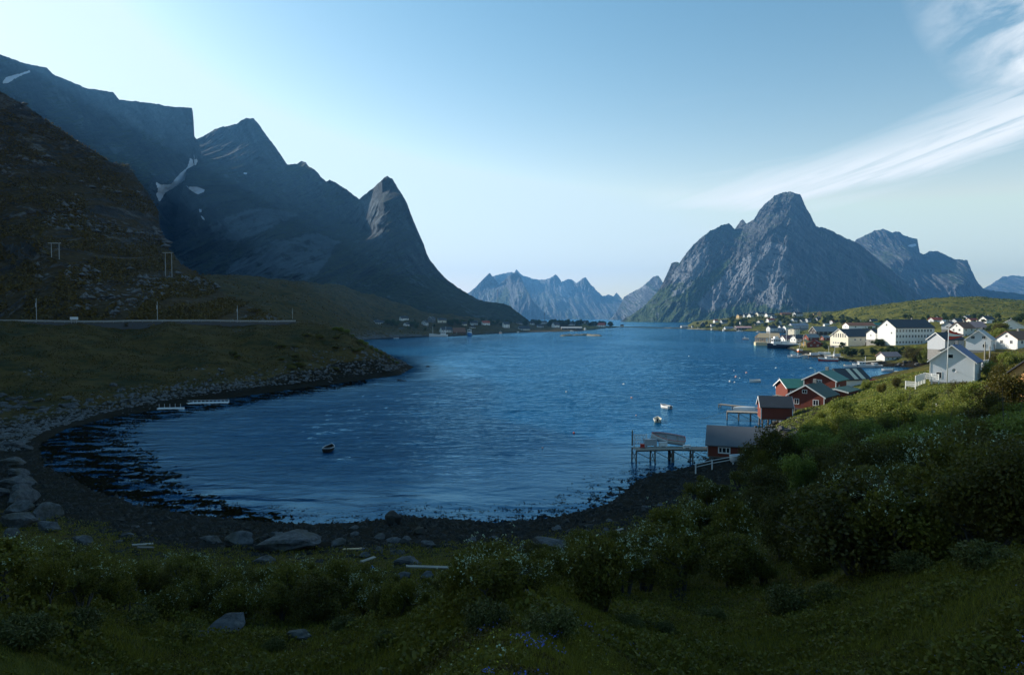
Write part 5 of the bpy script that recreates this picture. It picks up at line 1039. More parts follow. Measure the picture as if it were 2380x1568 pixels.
def hpole(px, top, bot, Yd, gap, label):
    x_, y_, z_ = place(px, bot, Yd); hh = (bot-top)*Yd/F; r = thing('power_pylon', label, 'power pylon', (x_, y_, z_), 0, 'twin post power pylons on the left hillside')
    for s_ in (-1, 1): Sh().bar((s_*gap/2, 0, -3), (s_*gap/2, 0, hh), .24, 8, .18).build('pole', M['greyroof'], r)
    Sh().box(-gap/2-1.6, gap/2+.9, -.12, .12, hh-.2, hh+.05).build('crossbar', M['metal'], r)
def wire(a, b, sag, label):
    S = Sh(); n = 16; f_ = lambda t: (a[0]+(b[0]-a[0])*t, a[1]+(b[1]-a[1])*t, a[2]+(b[2]-a[2])*t-sag*4*t*(1-t))
    for k in range(n): S.bar(f_(k/n), f_((k+1)/n), .035, 3)
    o = S.build('power_line', M['grey']); tag(o, label, 'power line', 'power lines on the left hillside')
for dx_, nm_ in ((-3.2, 'left'), (0, 'middle'), (2.4, 'right')):
    q0 = place(129, 565, 335); q1 = place(392, 587, 385); wire((q0[0]+dx_, q0[1], q0[2]), (q1[0]+dx_, q1[1], q1[2]), 5, 'thin sagging power line between the two hillside pylons, %s strand' % nm_)
hpole(129, 565, 613, 335, 3.8, 'twin post pylon high on the dark hillside at far left')
hpole(392, 587, 631, 385, 3.6, 'twin post pylon near the right edge of the dark hillside')
for px, top, bot, Yd, lab in ((85, 693, 748, 268, 'thin roadside pole at the far left'), (366, 700, 747, 290, 'thin roadside pole with a box, middle of the left road'), (552, 710, 748, 304, 'thin roadside pole near the right end of the left road'), (680, 716, 748, 420, 'short pole beyond the end of the left road')):
    x_, y_, z_ = place(px, bot, Yd); hh = (bot-top)*Yd/F; r = thing('utility_pole', lab, 'pole', (x_, y_, z_), 0, 'poles along the left road'); Sh().bar((0, 0, -2), (0, 0, hh), .13, 8, .09).build('pole', M['metal'], r); Sh().box(-.2, .2, -.3, -.1, hh*.62, hh*.8).build('box', M['metal'], r)
x_, y_, z_ = place(172, 741, 268); sg = thing('road_sign', 'small pale sign board behind the guardrail at the left', 'sign', (x_, y_, z_-1.2)); Sh().box(-1.6, 1.6, -.05, .05, .9, 2.0).build('board', M['bluew'], sg); Sh().bar((-1, 0, -1), (-1, 0, .9), .06).bar((1, 0, -1), (1, 0, .9), .06).build('post', M['metal'], sg)
for px, bot, Yd, hh, lab in ((1157, 704, 1450, 30, 'thin mast on the shoulder of the left mountain'), (1265.5, 741, 1500, 14, 'thin mast on the tree covered spit'), (1878, 722, 1350, 14, 'thin mast on the green knoll behind the village'), (2024, 718, 960, 13, 'mast on the crest of the green hill, left end')):
    x_, y_, z_ = place(px, bot, Yd); r = thing('radio_mast', lab, 'mast', (x_, y_, z_-4), 0, 'thin distant masts'); Sh().bar((0, 0, 0), (0, 0, hh+4), .45, 6, .3).build('mast', M['grey'], r); Sh().bar((-1, 0, hh+2), (1, 0, hh+2), .25, 4).build('antenna', M['grey'], r)
# ------------------------------------------------------------------ vegetation
def m_leaf(name, a, b, tr=.35):
    s = MB_(name); rn = s.attr('rnd'); oi = s.new('ShaderNodeObjectInfo'); 
    f = s.math('FRACT', s.math('ADD', rn, s.math('MULTIPLY', oi.outputs['Random'], .37)))
    c = s.mix(f, a, b); v = s.new('ShaderNodeHueSaturation'); s.link(c, v.inputs['Color']); s.link(s.math('MULTIPLY_ADD', oi.outputs['Random'], .35, .82), v.inputs['Value'])
    s.done(v.outputs[0], .6, Specular_IOR_Level=.25)
    t = s.new('ShaderNodeBsdfTranslucent'); s.link(v.outputs[0], t.inputs['Color']); mx = s.new('ShaderNodeMixShader'); mx.inputs[0].default_value = tr
    s.link(s.b.outputs[0], mx.inputs[1]); s.link(t.outputs[0], mx.inputs[2]); s.link(mx.outputs[0], s.out.inputs['Surface']); return s.m
M_leaf = m_leaf('shrub_leaves', (.082, .074, .008), (.185, .165, .022)); M_leafd = m_leaf('dark_leaves', (.052, .047, .007), (.115, .10, .015)); M_leaf_sun = m_leaf('sun_tinted_leaves', (.11, .145, .02), (.26, .28, .05))  # the yellowish set carries the sunlit look in its colour
M_jun = m_leaf('juniper_needles', (.060, .060, .013), (.125, .12, .028), .15); M_far = m_leaf('distant_leaves', (.03, .055, .015), (.075, .11, .03))
M_bark = m_plain('bark', (.09, .08, .07), .95, .5, 3); M_flower = m_plain('cream_blossom', (.46, .52, .34), .8, .1)
def leaf_mesh(C, Nn, size, rg, asp=1.6, up=.25):
    n = len(C); d = rg.normal(size=(n, 3)); d[:, 2] += up*np.sign(rg.random(n)-.3); d /= np.linalg.norm(d, axis=1)[:, None]
    e = rg.normal(size=(n, 3)); e -= (e*d).sum(1)[:, None]*d; e /= np.linalg.norm(e, axis=1)[:, None]; f = np.cross(d, e)
    s = (size*(.6+.8*rg.random(n)))[:, None]
    V = np.stack([C-e*s*asp*.5, C-f*s*.5, C+e*s*asp*.5, C+f*s*.5], 1).reshape(-1, 3)
    return V, np.arange(n*4).reshape(n, 4)
def crown_pts(rg, n, R, H, lumps, lr=.42, hollow=.55, base=.12):
    lc = rg.normal(size=(lumps, 3)); lc /= np.linalg.norm(lc, axis=1)[:, None]; lc *= (hollow+(.95-hollow)*rg.random(lumps)**.5)[:, None]
    lc = lc*np.array([R, R, H*.5])*.72 + np.array([0, 0, H*(.5+base*.5)]); lrad = R*lr*(.6+.7*rg.random(lumps))
    k = rg.integers(0, lumps, n); p = rg.normal(size=(n, 3)); p /= np.linalg.norm(p, axis=1)[:, None]; p *= (rg.random(n)**.45)[:, None]
    P = lc[k] + p*lrad[k][:, None]*np.array([1, 1, .8]); P[:, 2] = np.maximum(P[:, 2], .02*H); return P, lc
def make_plant(name, R, H, n, leaf, lumps, mat, seed, flowers=0, stems=4, label=None, spiky=False, hollow=.55):
    rg = np.random.default_rng(seed); r = bpy.data.objects.new(name, None); COL.objects.link(r); r.empty_display_size = .1
    P, lc = crown_pts(rg, n, R, H, lumps, hollow=hollow)
    V, Q = leaf_mesh(P, None, leaf, rg, 2.6 if spiky else 1.5)
    crown = mesh_np('crown', V, Q, mat, False, {'rnd': np.repeat(rg.random(n), 4)}, parent=r)
    S = Sh()
    for k in range(stems):
        t = Vector(lc[k % len(lc)]); a = Vector((rg.normal()*.08*R, rg.normal()*.08*R, -.3)); m = a.lerp(t, .5)+Vector((rg.normal()*.1, rg.normal()*.1, .1))*R
        S.bar(a, m, .035*H**.7, 5, .024*H**.7).bar(m, t, .024*H**.7, 5, .008)
        for j in range(2): b = t+Vector(rg.normal(size=3))*R*.3; S.bar(m.lerp(t, .5), b, .012*H**.7, 4, .004)
    S.build('trunk', M_bark, r)
    if flowers:
        k = rg.choice(n, flowers*4, replace=False); pp = P[k]; pp = pp[np.argsort(-(pp[:, 2]/H+np.hypot(pp[:, 0], pp[:, 1])/R*.6))][:flowers]
        g = pp[:max(4, flowers//5)]; g = np.repeat(g, 5, 0); g = g+rg.normal(size=g.shape)*.16*R
        g += (g-np.array([0, 0, H*.5]))*.10; V2, Q2 = leaf_mesh(np.repeat(g, 5, 0)+rg.normal(size=(len(g)*5, 3))*.02, None, .026, rg, 1.2); mesh_np('blossom', V2, Q2, M_flower, False, parent=r)
    return r
protos = {}
for i in range(5): protos['shrub%d' % i] = make_plant('shrub', 1.0, 1.5, 9500, .046, 15+5*i, M_leaf, 100+i, flowers=(10, 50, 0, 66, 84)[i])
for i in range(3): protos['open%d' % i] = make_plant('shrub', .85, 2.1, 5600, .048, 12, M_leaf, 160+i, flowers=(34, 0, 70)[i], stems=7, hollow=.35)
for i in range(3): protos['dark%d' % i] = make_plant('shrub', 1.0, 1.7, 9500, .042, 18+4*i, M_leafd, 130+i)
for i in range(3): protos['lit%d' % i] = make_plant('shrub', 1.0, 1.4, 8000, .050, 24, M_leaf_sun, 150+i)
for i in range(2): protos['jun%d' % i] = make_plant('juniper', 1.0, .9, 5200, .045, 26, M_jun, 170+i, spiky=True, hollow=.7, stems=2)
for i in range(4): protos['tree%d' % i] = make_plant('tree', 1.0, 2.0, 900, .16, 12, M_far, 190+i, stems=3)
used = set()
cnt = [0]
def plant(kind, loc, R, H, label, group, cat, name=None, hz_=1.0):
    p = protos[kind]; H0 = {'s': 1.5, 'd': 1.7, 'l': 1.4, 'j': .9, 't': 2.0, 'o': 2.1}[kind[0]]
    rz = rng.random()*6.28; sc = (R*(.85+.3*rng.random()), R*(.85+.3*rng.random()), H/H0)
    if kind not in used:
        used.add(kind); o = p; o.location = loc; o.rotation_euler = (0, 0, rz); o.scale = sc; tag(o, label, cat, group)
    else: o = copy_tree(p, loc, (0, 0, rz), sc, label, group)
    o['category'] = cat; o.name = cat.replace(' ', '_'); cnt[0] += 1; return o
TOP = [(-60, 1240), (0, 1252), (100, 1268), (160, 1246), (240, 1290), (330, 1308), (430, 1278), (500, 1300), (560, 1318), (620, 1322), (700, 1300), (790, 1305), (880, 1318), (960, 1345), (1020, 1345), (1080, 1290), (1130, 1262), (1210, 1250), (1300, 1268), (1370, 1228), (1440, 1232), (1520, 1210), (1560, 1165), (1600, 1120), (1640, 1098), (1700, 1058), (1760, 1030), (1800, 1008), (1855, 1015), (1885, 975), (1930, 940), (1990, 925), (2070, 922), (2120, 903), (2180, 892), (2240, 886), (2290, 872), (2330, 850), (2370, 842), (2450, 830)]
BOT = [(-60, 1410), (300, 1430), (600, 1450), (1000, 1430), (1300, 1420), (1500, 1410), (1700, 1370), (1900, 1345), (2100, 1325), (2250, 1300), (2450, 1270)]
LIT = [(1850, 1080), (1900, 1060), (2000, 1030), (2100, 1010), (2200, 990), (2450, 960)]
def shrub_label(px, Yd, lit, fl):
    if lit: return ('sunlit yellow green shrub on the slope below the white houses', 'sunlit shrubs on the right slope')
    if px < 1000: return ('low dark shrub in the shaded thicket above the left part of the shore', 'shaded shrubs at the lower left')
    if px < 1650: return ('leafy shrub in the dark thicket above the middle of the shore', 'shaded shrubs in the middle foreground')
    return ('tall dark shrub in the shaded thicket on the right slope', 'shaded shrubs on the right slope')
pl = []
def try_shrub(px, pyg, hmin, hmax, kinds, spread=1.0, gap=.55):
    h_ = hit(px, pyg)
    if h_ is None or h_[2] < .5: return False
    x, y, z = h_
    top = float(curve(TOP, px)); av = (pyg-top)*y/F
    H = rng.uniform(hmin, hmax); H = min(H, av*rng.uniform(.82, 1.16))
    if H < .7: return False
    R = H*rng.uniform(.42, .62)*spread
    for (a, b, c) in pl:
        if (x-a)**2+(y-b)**2 < (gap*(R+c))**2: return False
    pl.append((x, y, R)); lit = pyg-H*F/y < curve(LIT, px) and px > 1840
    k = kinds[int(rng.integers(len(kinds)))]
    if lit and rng.random() < .8: k = ['lit0', 'lit1', 'lit2', 'shrub0', 'lit1'][int(rng.integers(5))]  # sunlit shrubs take the brighter leaves, sun put into their colour
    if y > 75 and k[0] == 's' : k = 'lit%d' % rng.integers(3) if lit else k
    lab, grp = shrub_label(px, y, lit, k); plant(k, (x, y, z-.15), R*1.15, H*1.05, lab, grp, 'shrub'); return True
mid = ['shrub0', 'shrub1', 'shrub2', 'shrub3', 'shrub4', 'dark0', 'open0', 'open1', 'open2', 'open0', 'open2']
# front edge first, then the depth of the thicket
n_ = 0
for _ in range(2600):
    if n_ > 150: break
    px = rng.uniform(-60, 1900); lo = float(curve(TOP, px)); hi = float(curve(BOT, px)); pyg = lo+30+(hi-lo-20)*rng.random()**.8
    big = px > 1050
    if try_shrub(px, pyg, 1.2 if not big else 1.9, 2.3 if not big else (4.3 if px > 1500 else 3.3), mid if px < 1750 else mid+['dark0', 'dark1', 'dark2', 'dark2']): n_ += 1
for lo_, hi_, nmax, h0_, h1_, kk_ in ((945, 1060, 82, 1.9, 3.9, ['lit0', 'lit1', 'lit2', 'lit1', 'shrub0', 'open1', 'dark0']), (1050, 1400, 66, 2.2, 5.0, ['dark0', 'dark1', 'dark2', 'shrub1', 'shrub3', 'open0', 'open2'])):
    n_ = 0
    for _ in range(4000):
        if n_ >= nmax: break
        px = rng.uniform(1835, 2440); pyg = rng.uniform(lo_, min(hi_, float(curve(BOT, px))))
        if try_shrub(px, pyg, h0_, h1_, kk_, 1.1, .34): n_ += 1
# named bigger trees near the boathouse and by the garden
for px, pyb, H, k, lab in ((1795, 1105, 6.2, 'dark0', 'dark broad tree covering the right end of the grey roofed boathouse'), (1755, 1115, 4.6, 'dark1', 'dark tree in front of the near boathouse window'), (2230, 935, 3.6, 'dark2', 'dark round bush under the front wall of the dish house'), (2330, 900, 4.6, 'dark1', 'dense green tree right of the dish house'), (2355, 985, 6.4, 'dark2', 'tall dark conifer like tree at the right edge above the meadow'), (2300, 1010, 5.6, 'dark0', 'tall dark tree second from the right edge'), (2372, 900, 4.5, 'shrub0', 'bushy green tree in front of the orange house at the right edge'), (2085, 900, 2.4, 'dark1', 'round bush left of the white terrace fence'), (2015, 905, 2.4, 'lit0', 'bush just right of the white striped roof boathouse'), (2050, 915, 2.2, 'shrub0', 'green bush below the tiny orange roofed shed')):
    h_ = hit(px, pyb)
    if h_: plant(k, (h_[0], h_[1], h_[2]-.2), H*.52, H, lab, None, 'tree' if 'tree' in lab else 'bush', name='tree')
h_ = hit(2195, 945)
if h_: dinghy(0, 0, 2.8, 1.5, .5, 12, 'upturned white boat among the shrubs below the white fences', 'trim', 'greyw', 'trim', z=h_[2]+.35, tilt=(178, 0), loc=(h_[0], h_[1]))
# junipers on the meadow
for px, pyb, H, lab in ((1833, 1424, .95, 'largest feathery juniper bush on the meadow edge'), (1925, 1395, .6, 'small juniper bush right of the largest one'), (1650, 1440, .5, 'low juniper bush left of the largest one'), (1530, 1475, .45, 'low dark juniper in the lower middle of the meadow'), (1275, 1478, .45, 'low juniper near the bottom centre'), (1465, 1460, .4, 'small juniper clump left of the low dark one'), (1130, 1470, .5, 'juniper clump left of the bottom centre'), (180, 1478, .6, 'dark juniper mound at the lower left'), (420, 1488, .5, 'dark juniper mound right of the lower left one'), (60, 1500, .6, 'juniper mound in the bottom left corner'), (900, 1500, .4, 'low juniper on the grass right of the mossy rocks'), (2120, 1330, .7, 'juniper bush under the dark trees at right'), (2290, 1325, .8, 'juniper bush near the right edge of the meadow'), (800, 1465, .5, 'low juniper right of the small pale rock'), (330, 1455, .55, 'juniper behind the dark mounds at left'), (640, 1510, .4, 'low juniper below the mossy rocks')):
    h_ = hit(px, pyb)
    if h_: plant('jun%d' % (hash(lab) % 2 if False else len(lab) % 2), (h_[0], h_[1], h_[2]-.05), H*1.15, H, lab, 'junipers on the meadow', 'juniper')
# distant trees: (x range, y range of the foot, count, height range, label, group)
TZ = [((895, 928), (752, 760), 9, (5, 8), 'dark tree in the clump beside the leftmost white houses', 'trees on the left shore'),
      ((950, 1010), (750, 768), 12, (4, 6), 'dark tree between the houses of the shaded left shore', 'trees on the left shore'),
      ((1040, 1240), (747, 758), 34, (5, 9), 'green tree between houses on the sunny part of the left shore', 'trees on the left shore'),
      ((1130, 1230), (726, 745), 0, (4, 6), '', ''),
      ((1235, 1436), (752, 758.5), 62, (7, 12), 'dark tree in the wooded belt on the far spit', 'trees on the far spit'),
      ((1690, 1850), (737, 760), 70, (4, 7), 'dark green tree among the hilltop houses of the right village', 'trees on the village hill'),
      ((1850, 1960), (738, 757), 45, (4, 7), 'dark green tree right of the hilltop houses', 'trees on the village hill'),
      ((1620, 1700), (752, 763), 14, (4, 7), 'tree at the left end of the right village', 'trees on the village hill'),
      ((1960, 2380), (738, 757), 50, (3, 6), 'bushy tree at the foot of the green hill', 'trees under the green hill'),
      ((1995, 2050), (797, 812), 9, (3.5, 5), 'round dark bush on the bank in front of the assembly hall', 'bushes on the bank'),
      ((2055, 2120), (808, 816), 6, (1.2, 2), 'low bush on the lawn below the school', 'bushes on the lawn'),
      ((2105, 2165), (822, 850), 12, (4.5, 6.5), 'dark tree between the cove and the dish house', 'trees above the cove'),
      ((2225, 2285), (795, 822), 12, (5, 8), 'dark tree left of the pale blue house', 'trees round the pale blue house'),
      ((2305, 2385), (770, 800), 16, (4, 6.5), 'dark tree below the wide bright gable', 'trees at the right edge'),
      ((2300, 2385), (830, 880), 16, (3, 5), 'green tree below the brown roofed house at the right edge', 'trees at the right edge'),
      ((2245, 2345), (758, 775), 10, (3.5, 5.5), 'tree between the pink roof and the bright gable', 'trees round the pink roofed house'),
      ((1955, 2110), (809, 829), 22, (2.6, 4.8), 'dark bush on the bank between the harbour quay and the cove', 'bushes on the bank'),
      ((1900, 1932), (800, 812), 5, (2.5, 4), 'bush behind the pale quay', 'bushes on the bank')]
HP = [(h[0], h[1], h[3]/h[2]*F*.9) for h in HOUSES]+[(2060, 803, 10), (2085, 803, 14), (2110, 803, 14), (2140, 800, 14), (2040, 806, 14), (2213, 888, 40)]
for (xa, xb), (ya, yb), n, (h0, h1), lab, grp in TZ:
    k = 0
    for _ in range(n*6):
        if k >= n: break
        px, py = rng.uniform(xa, xb), rng.uniform(ya, yb); h_ = hit(px, py, 120, 1650)
        if h_ is None or h_[2] < .6 or (abs(CAMZ+float(ray(px, py)[1])*h_[1]-h_[2]) > 3): continue
        H = rng.uniform(h0, h1); tp = H*F/h_[1]; R = H*rng.uniform(.38, .55); rp = R*F/h_[1]
        if any(abs(px-a) < c*.55+rp*.6 and py > b-2 and py-tp < b for a, b, c in HP): continue
        kk = 'tree%d' % rng.integers(4) if h_[1] > 330 else ('dark%d' % rng.integers(3) if rng.random() < .6 else 'lit%d' % rng.integers(3))
        plant(kk, (h_[0], h_[1], h_[2]-.3), R*1.15, H, lab, grp, 'bush' if 'bush' in lab and 'tree' not in lab else 'tree'); k += 1
# sunlit fringe of bushes on the back edge of the left headland
for i in range(26):
    t_ = rng.random()**1.3; px = 778+(930-778)*t_; py = 757+(835-757)*t_+rng.uniform(-2, 5); x_, y_, z_ = place(px, py, 291-6*t_)
    zz = float(ground_lookup(x_, y_)); H = rng.uniform(.9, 2.0)*(1.2-t_*.8)
    plant('lit%d' % rng.integers(3), (x_, y_, zz-.2), H*.8, H, 'low sunlit green bush along the crest of the left headland', 'bushes on the headland crest', 'bush')
for i in range(26):
    px = rng.uniform(540, 900); py = rng.uniform(775, 860); h_ = hit(px, py, 100, 400)
    if h_ is None or h_[2] < 2.5: continue
    H = rng.uniform(.6, 1.8); plant('shrub0', (h_[0], h_[1], h_[2]-.2), H*1.3, H, 'low dark bush on the shaded side of the left headland', 'bushes on the shaded headland', 'bush')
for k_ in list(protos):
    if k_ not in used:
        for c in list(protos[k_].children): bpy.data.objects.remove(c)
        bpy.data.objects.remove(protos[k_])

# ------------------------------------------------------------------ ground cover, grass and flowers (uncountable)
def scatter(n, x0, x1, y0, y1, powr=1.0):
    px = rng.uniform(x0, x1, n); t = rng.random(n); Yd = np.exp(np.log(y0)+(np.log(y1)-np.log(y0))*t**powr)
    x = (px-1190)/F*Yd; z, d, ins = ground_h(x, Yd); k = ~ins & (d > np.where((Yd < 115) & (x < 45), 8.5+6*sstep(-42, -30, x)*sstep(8, -6, x), 4.5)+3*fbm(x/3, Yd/3, 3)); return x[k], Yd[k], z[k], d[k]
def blades(n, y0, y1, h, wd, mat, name, label, mask=None, powr=1.0, lean=.35):
    x, y, z, d = scatter(n, -80, 2460, y0, y1, powr)
    if mask is not None: k = mask(x, y); x, y, z = x[k], y[k], z[k]
    m = len(x); hh = h*(.45+.9*rng.random(m))*(.6+.8*np.clip(fbm(x/2.3, y/2.3, 3)+.5, 0, 1)); a = rng.random(m)*6.28; s_ = np.maximum(wd, y*.0006)
    dx, dy = np.cos(a)*s_, np.sin(a)*s_; lx, ly = rng.normal(size=m)*lean*hh, rng.normal(size=m)*lean*hh
    V = np.stack([np.stack([x-dx, y-dy, z-.03], 1), np.stack([x+dx, y+dy, z-.03], 1), np.stack([x+lx, y+ly, z+hh], 1)], 1).reshape(-1, 3)
    o = mesh_np(name, V, np.arange(m*3).reshape(m, 3), mat, False, {'rnd': np.repeat(rng.random(m), 3)}); tag(o, label, 'grass', kind='stuff'); return o
M_grass = m_leaf('grass_blades', (.085, .078, .009), (.25, .22, .026), .3); M_heather = m_leaf('undergrowth_leaves', (.062, .042, .007), (.13, .092, .015), .25)
blades(300000, 2.6, 26, .11, .006, M_grass, 'grass', 'short rough meadow grass across the foreground slope', powr=.8)
blades(120000, 16, 70, .17, .012, M_grass, 'tall_grass', 'longer shaded grass between the shrubs', powr=1.0)
def covers(n, y0, y1, size, hmax, mat, name, label, thr=-.1, x0=-80, x1=2460, sc=3.0, cat='undergrowth'):
    x, y, z, d = scatter(n, x0, x1, y0, y1); f = fbm(x/sc+5, y/sc, 4); k = f > thr; x, y, z, f = x[k], y[k], z[k], f[k]
    hh = hmax*np.clip((f-thr)*1.6, .05, 1); P = np.stack([x, y, z+hh*(.25+.75*rng.random(len(x)))], 1)
    V, Q = leaf_mesh(P, None, np.maximum(size, y*.0016), rng); o = mesh_np(name, V, Q, mat, False, {'rnd': np.repeat(rng.random(len(x)), 4)}); tag(o, label, cat, kind='stuff')
covers(260000, 3, 30, .026, .34, M_heather, 'heather', 'low dark undergrowth mounds on the foreground slope', .02, sc=1.7)
covers(170000, 3.2, 17, .032, .30, M_leaf, 'herbs', 'leafy meadow herbs close to the viewpoint', -.06, sc=1.3)
covers(200000, 12, 75, .07, .7, M_leaf, 'undergrowth', 'dense shaded undergrowth between the shrubs', -.12)
covers(60000, 60, 190, .10, .35, M_leaf_sun, 'weeds', 'sunlit weeds on the slope below the white houses', -.15, 1700, 2460, 6)
def posies(n, y0, y1, mat, name, label, thr, sc, off, size, x0=-80, x1=2460):
    x, y, z, d = scatter(n, x0, x1, y0, y1); k = fbm(x/sc+off, y/sc, 3) > thr; x, y, z = x[k], y[k], z[k]
    P = np.stack([x, y, z+.10+.14*rng.random(len(x))], 1); P = np.repeat(P, 3, 0)+rng.normal(size=(len(P)*3, 3))*size*.5
    V, Q = leaf_mesh(P, None, size, rng, 1.1); o = mesh_np(name, V, Q, mat, False); tag(o, label, 'flowers', kind='stuff')
def patchcover(n, x0, x1, y0, y1, size, hmax, mat, name, label, thr, sc, cond=None):
    x = rng.uniform(x0, x1, n); y = rng.uniform(y0, y1, n); z, d, i_ = ground_h(x, y); f = fbm(x/sc+11, y/sc, 5, gain=.6); k = ~i_ & (d > 4) & (f > thr)
    if cond is not None: k &= cond(x, y, z, d)
    x, y, z, f = x[k], y[k], z[k], f[k]; P = np.stack([x, y, z+hmax*np.clip((f-thr)*2, .1, 1)*rng.random(len(x))], 1); V, Q = leaf_mesh(P, None, size, rng, 1.5)
    o = mesh_np(name, V, Q, mat, False, {'rnd': np.repeat(rng.random(len(x)), 4)}); tag(o, label, 'undergrowth', kind='stuff')
patchcover(160000, -260, -40, 150, 420, .28, .5, M_heather, 'heath', 'brown heath tufts on the left headland', -.1, 9)
patchcover(60000, 150, 1100, 520, 1300, 1.3, 2.0, M_far, 'scrub', 'dark green scrub patches on the sunny hills behind the village', .02, 40)
patchcover(30000, -620, -20, 430, 1150, 1.1, 1.2, M_heather, 'moor', 'brown moor tufts on the slopes above the left shore', -.05, 40)
posies(9000, 5, 16, m_plain('blue_petals', (.10, .16, .62), .7, .1), 'bluebells', 'small blue flowers in patches on the meadow', .28, 1.1, 3, .016, 1100)
posies(5000, 5, 18, m_plain('yellow_petals', (.62, .55, .06), .7, .1), 'buttercups', 'tiny yellow flowers dotted over the meadow', .22, 1.3, 40, .013, 500)
posies(1200, 8, 30, M_flower, 'cow_parsley', 'pale flower heads in the undergrowth at left', .3, 2.0, 77, .03, 200, 1200)

# ------------------------------------------------------------------ boulders
def rock_mesh(seed, flat=.7, sub=3, angular=.0):
    bm = bmesh.new(); bmesh.ops.create_icosphere(bm, subdivisions=sub, radius=1.0); rg = np.random.default_rng(seed); o_ = rg.random(3)*50
    pl_ = [Vector(rg.normal(size=3)).normalized() for _ in range(14)]; dd_ = [rg.uniform(.45, .85) for _ in range(14)]
    for v in bm.verts:
        c = v.co.copy()
        for p_, d_ in zip(pl_, dd_):
            q = c.dot(p_)
            if q > d_: c -= p_*(q-d_)*.97
        k = 1+.22*float(fbm(np.array([c.x*1.4+o_[0]]), np.array([c.y*1.4+c.z*1.7+o_[1]]), 4)[0])
        v.co = Vector((c.x*k, c.y*k, c.z*k*flat))
    me = bpy.data.meshes.new('boulder'); bm.to_mesh(me); bm.free(); me.polygons.foreach_set('use_smooth', [False]*len(me.polygons)); return me
import bmesh
RM = [rock_mesh(900+i, (.75, .6, .85, .55, .7, .65)[i]) for i in range(6)]
for me in RM: me.materials.append(M_bstone)
RD = [rock_mesh(940+i, .75) for i in range(3)]
for me in RD: me.materials.append(M_dstone)
def boulder(x, y, z, sx, sy, sz, label, group=None, me=None, rz=None, name='boulder'):
    o = bpy.data.objects.new(name, me or RM[int(rng.integers(6))]); COL.objects.link(o); o.location = (x, y, z); o.rotation_euler = (rng.uniform(-.15, .15), rng.uniform(-.15, .15), rng.random()*6.28 if rz is None else rz); o.scale = (sx, sy, sz)
    return tag(o, label, 'boulder', group)
BL = [(30, 1040, 45, 'rounded grey boulder topmost of the pile at the left edge'), (62, 1045, 28, 'small boulder right of the topmost one at the left edge'), (20, 1080, 55, 'grey boulder second down at the left edge'), (37, 1106, 50, 'grey boulder third down at the left edge'), (30, 1130, 75, 'wide grey boulder in the middle of the left edge pile'), (32, 1156, 66, 'pale boulder fourth down at the left edge'), (2, 1150, 40, 'boulder cut by the left edge'), (30, 1176, 80, 'broad slab in the left edge pile'), (34, 1192, 60, 'grey boulder below the broad slab'), (34, 1226, 92, 'largest boulder at the lower end of the left edge pile'), (88, 1208, 76, 'long low boulder right of the largest one at left'), (12, 1250, 44, 'boulder lowest at the left edge'), (108, 1236, 60, 'thin flat slab by the shrubs at left'), (295, 1250, 32, 'small boulder above the pale planks'), (187, 1262, 50, 'pale low slab in the left shrubs'), (485, 1262, 52, 'rounded boulder left of the cracked pair'), (550, 1270, 72, 'cracked grey boulder beside the big mound'), (663, 1278, 150, 'huge low mound of grey rock above the shore'), (821, 1244, 24, 'small stone left of the dark pyramid'), (881, 1252, 32, 'brown stone below the dark pyramid'), (911, 1264, 42, 'dark round boulder below the pyramid'), (943, 1258, 27, 'round pale brown stone right below the pyramid'), (781, 1268, 40, 'grey boulder right of the huge mound'), (878, 1286, 30, 'grey stone above the leaning slab'), (945, 1318, 72, 'large smooth boulder right of the beach debris'), (846, 1296, 28, 'pale stone in the beach debris'), (611, 1310, 52, 'pale round boulder in the shrubs below the huge mound'), (996, 1272, 42, 'brown slab right of the large smooth boulder'), (992, 1345, 32, 'square pale stone under the driftwood plank'), (1083, 1322, 28, 'grey stone left of the middle thicket'), (931, 1346, 40, 'dark stone below the large smooth boulder'), (1292, 1288, 112, 'big pale flat topped boulder behind the middle shrubs'), (1214, 1282, 32, 'small brown stone left of the big pale boulder'), (1297, 1230, 24, 'pale wet stone at the waterline'), (1504, 1186, 26, 'grey stone by the kelp below the pier'), (1537, 1176, 24, 'flat grey stone right of the kelp'), (1410, 1238, 26, 'stone half hidden by shrubs left of the kelp'), (513, 1472, 112, 'big mossy rock in the grass at the lower left'), (461, 1482, 36, 'pale rock at the left foot of the mossy rock'), (540, 1446, 56, 'grey rock leaning on the mossy rock'), (694, 1488, 62, 'low speckled rock right of the mossy rock'), (569, 1378, 32, 'pale rock in the shrubs above the mossy rock'), (1875, 1030, 86, 'sunlit grey outcrop between the boathouse tree and the green slope'), (1915, 1032, 40, 'small outcrop right of the sunlit one'), (1775, 1000, 22, 'brown boulder under the posts of the black roofed hut'), (1797, 995, 24, 'tan boulder under the black roofed hut'), (1818, 1000, 26, 'grey boulder right under the black roofed hut'), (1760, 1006, 20, 'dark boulder left under the black roofed hut'), (1835, 1003, 22, 'pale boulder right of the hut foundation')]
for px, py, wpx, lab in BL:
    h_ = hit(px, py)
    if not h_: continue
    s_ = wpx*h_[1]/F/2*1.2; boulder(h_[0], h_[1]+s_*.5, h_[2]+s_*.08, s_, s_*rng.uniform(.7, .95), s_*rng.uniform(.75, .95)*(.7 if wpx > 100 else 1), lab, me=RM[(px+wpx) % 6], rz=rng.uniform(-.4, .4))
h_ = hit(913, 1216); s_ = 25*h_[1]/F; o = boulder(h_[0], h_[1], h_[2]+s_*.5, s_*1.15, s_, s_*1.45, 'dark pyramid shaped rock standing at the waterline', me=RD[0], rz=.4)
pv = Sh(); rg = np.random.default_rng(5)
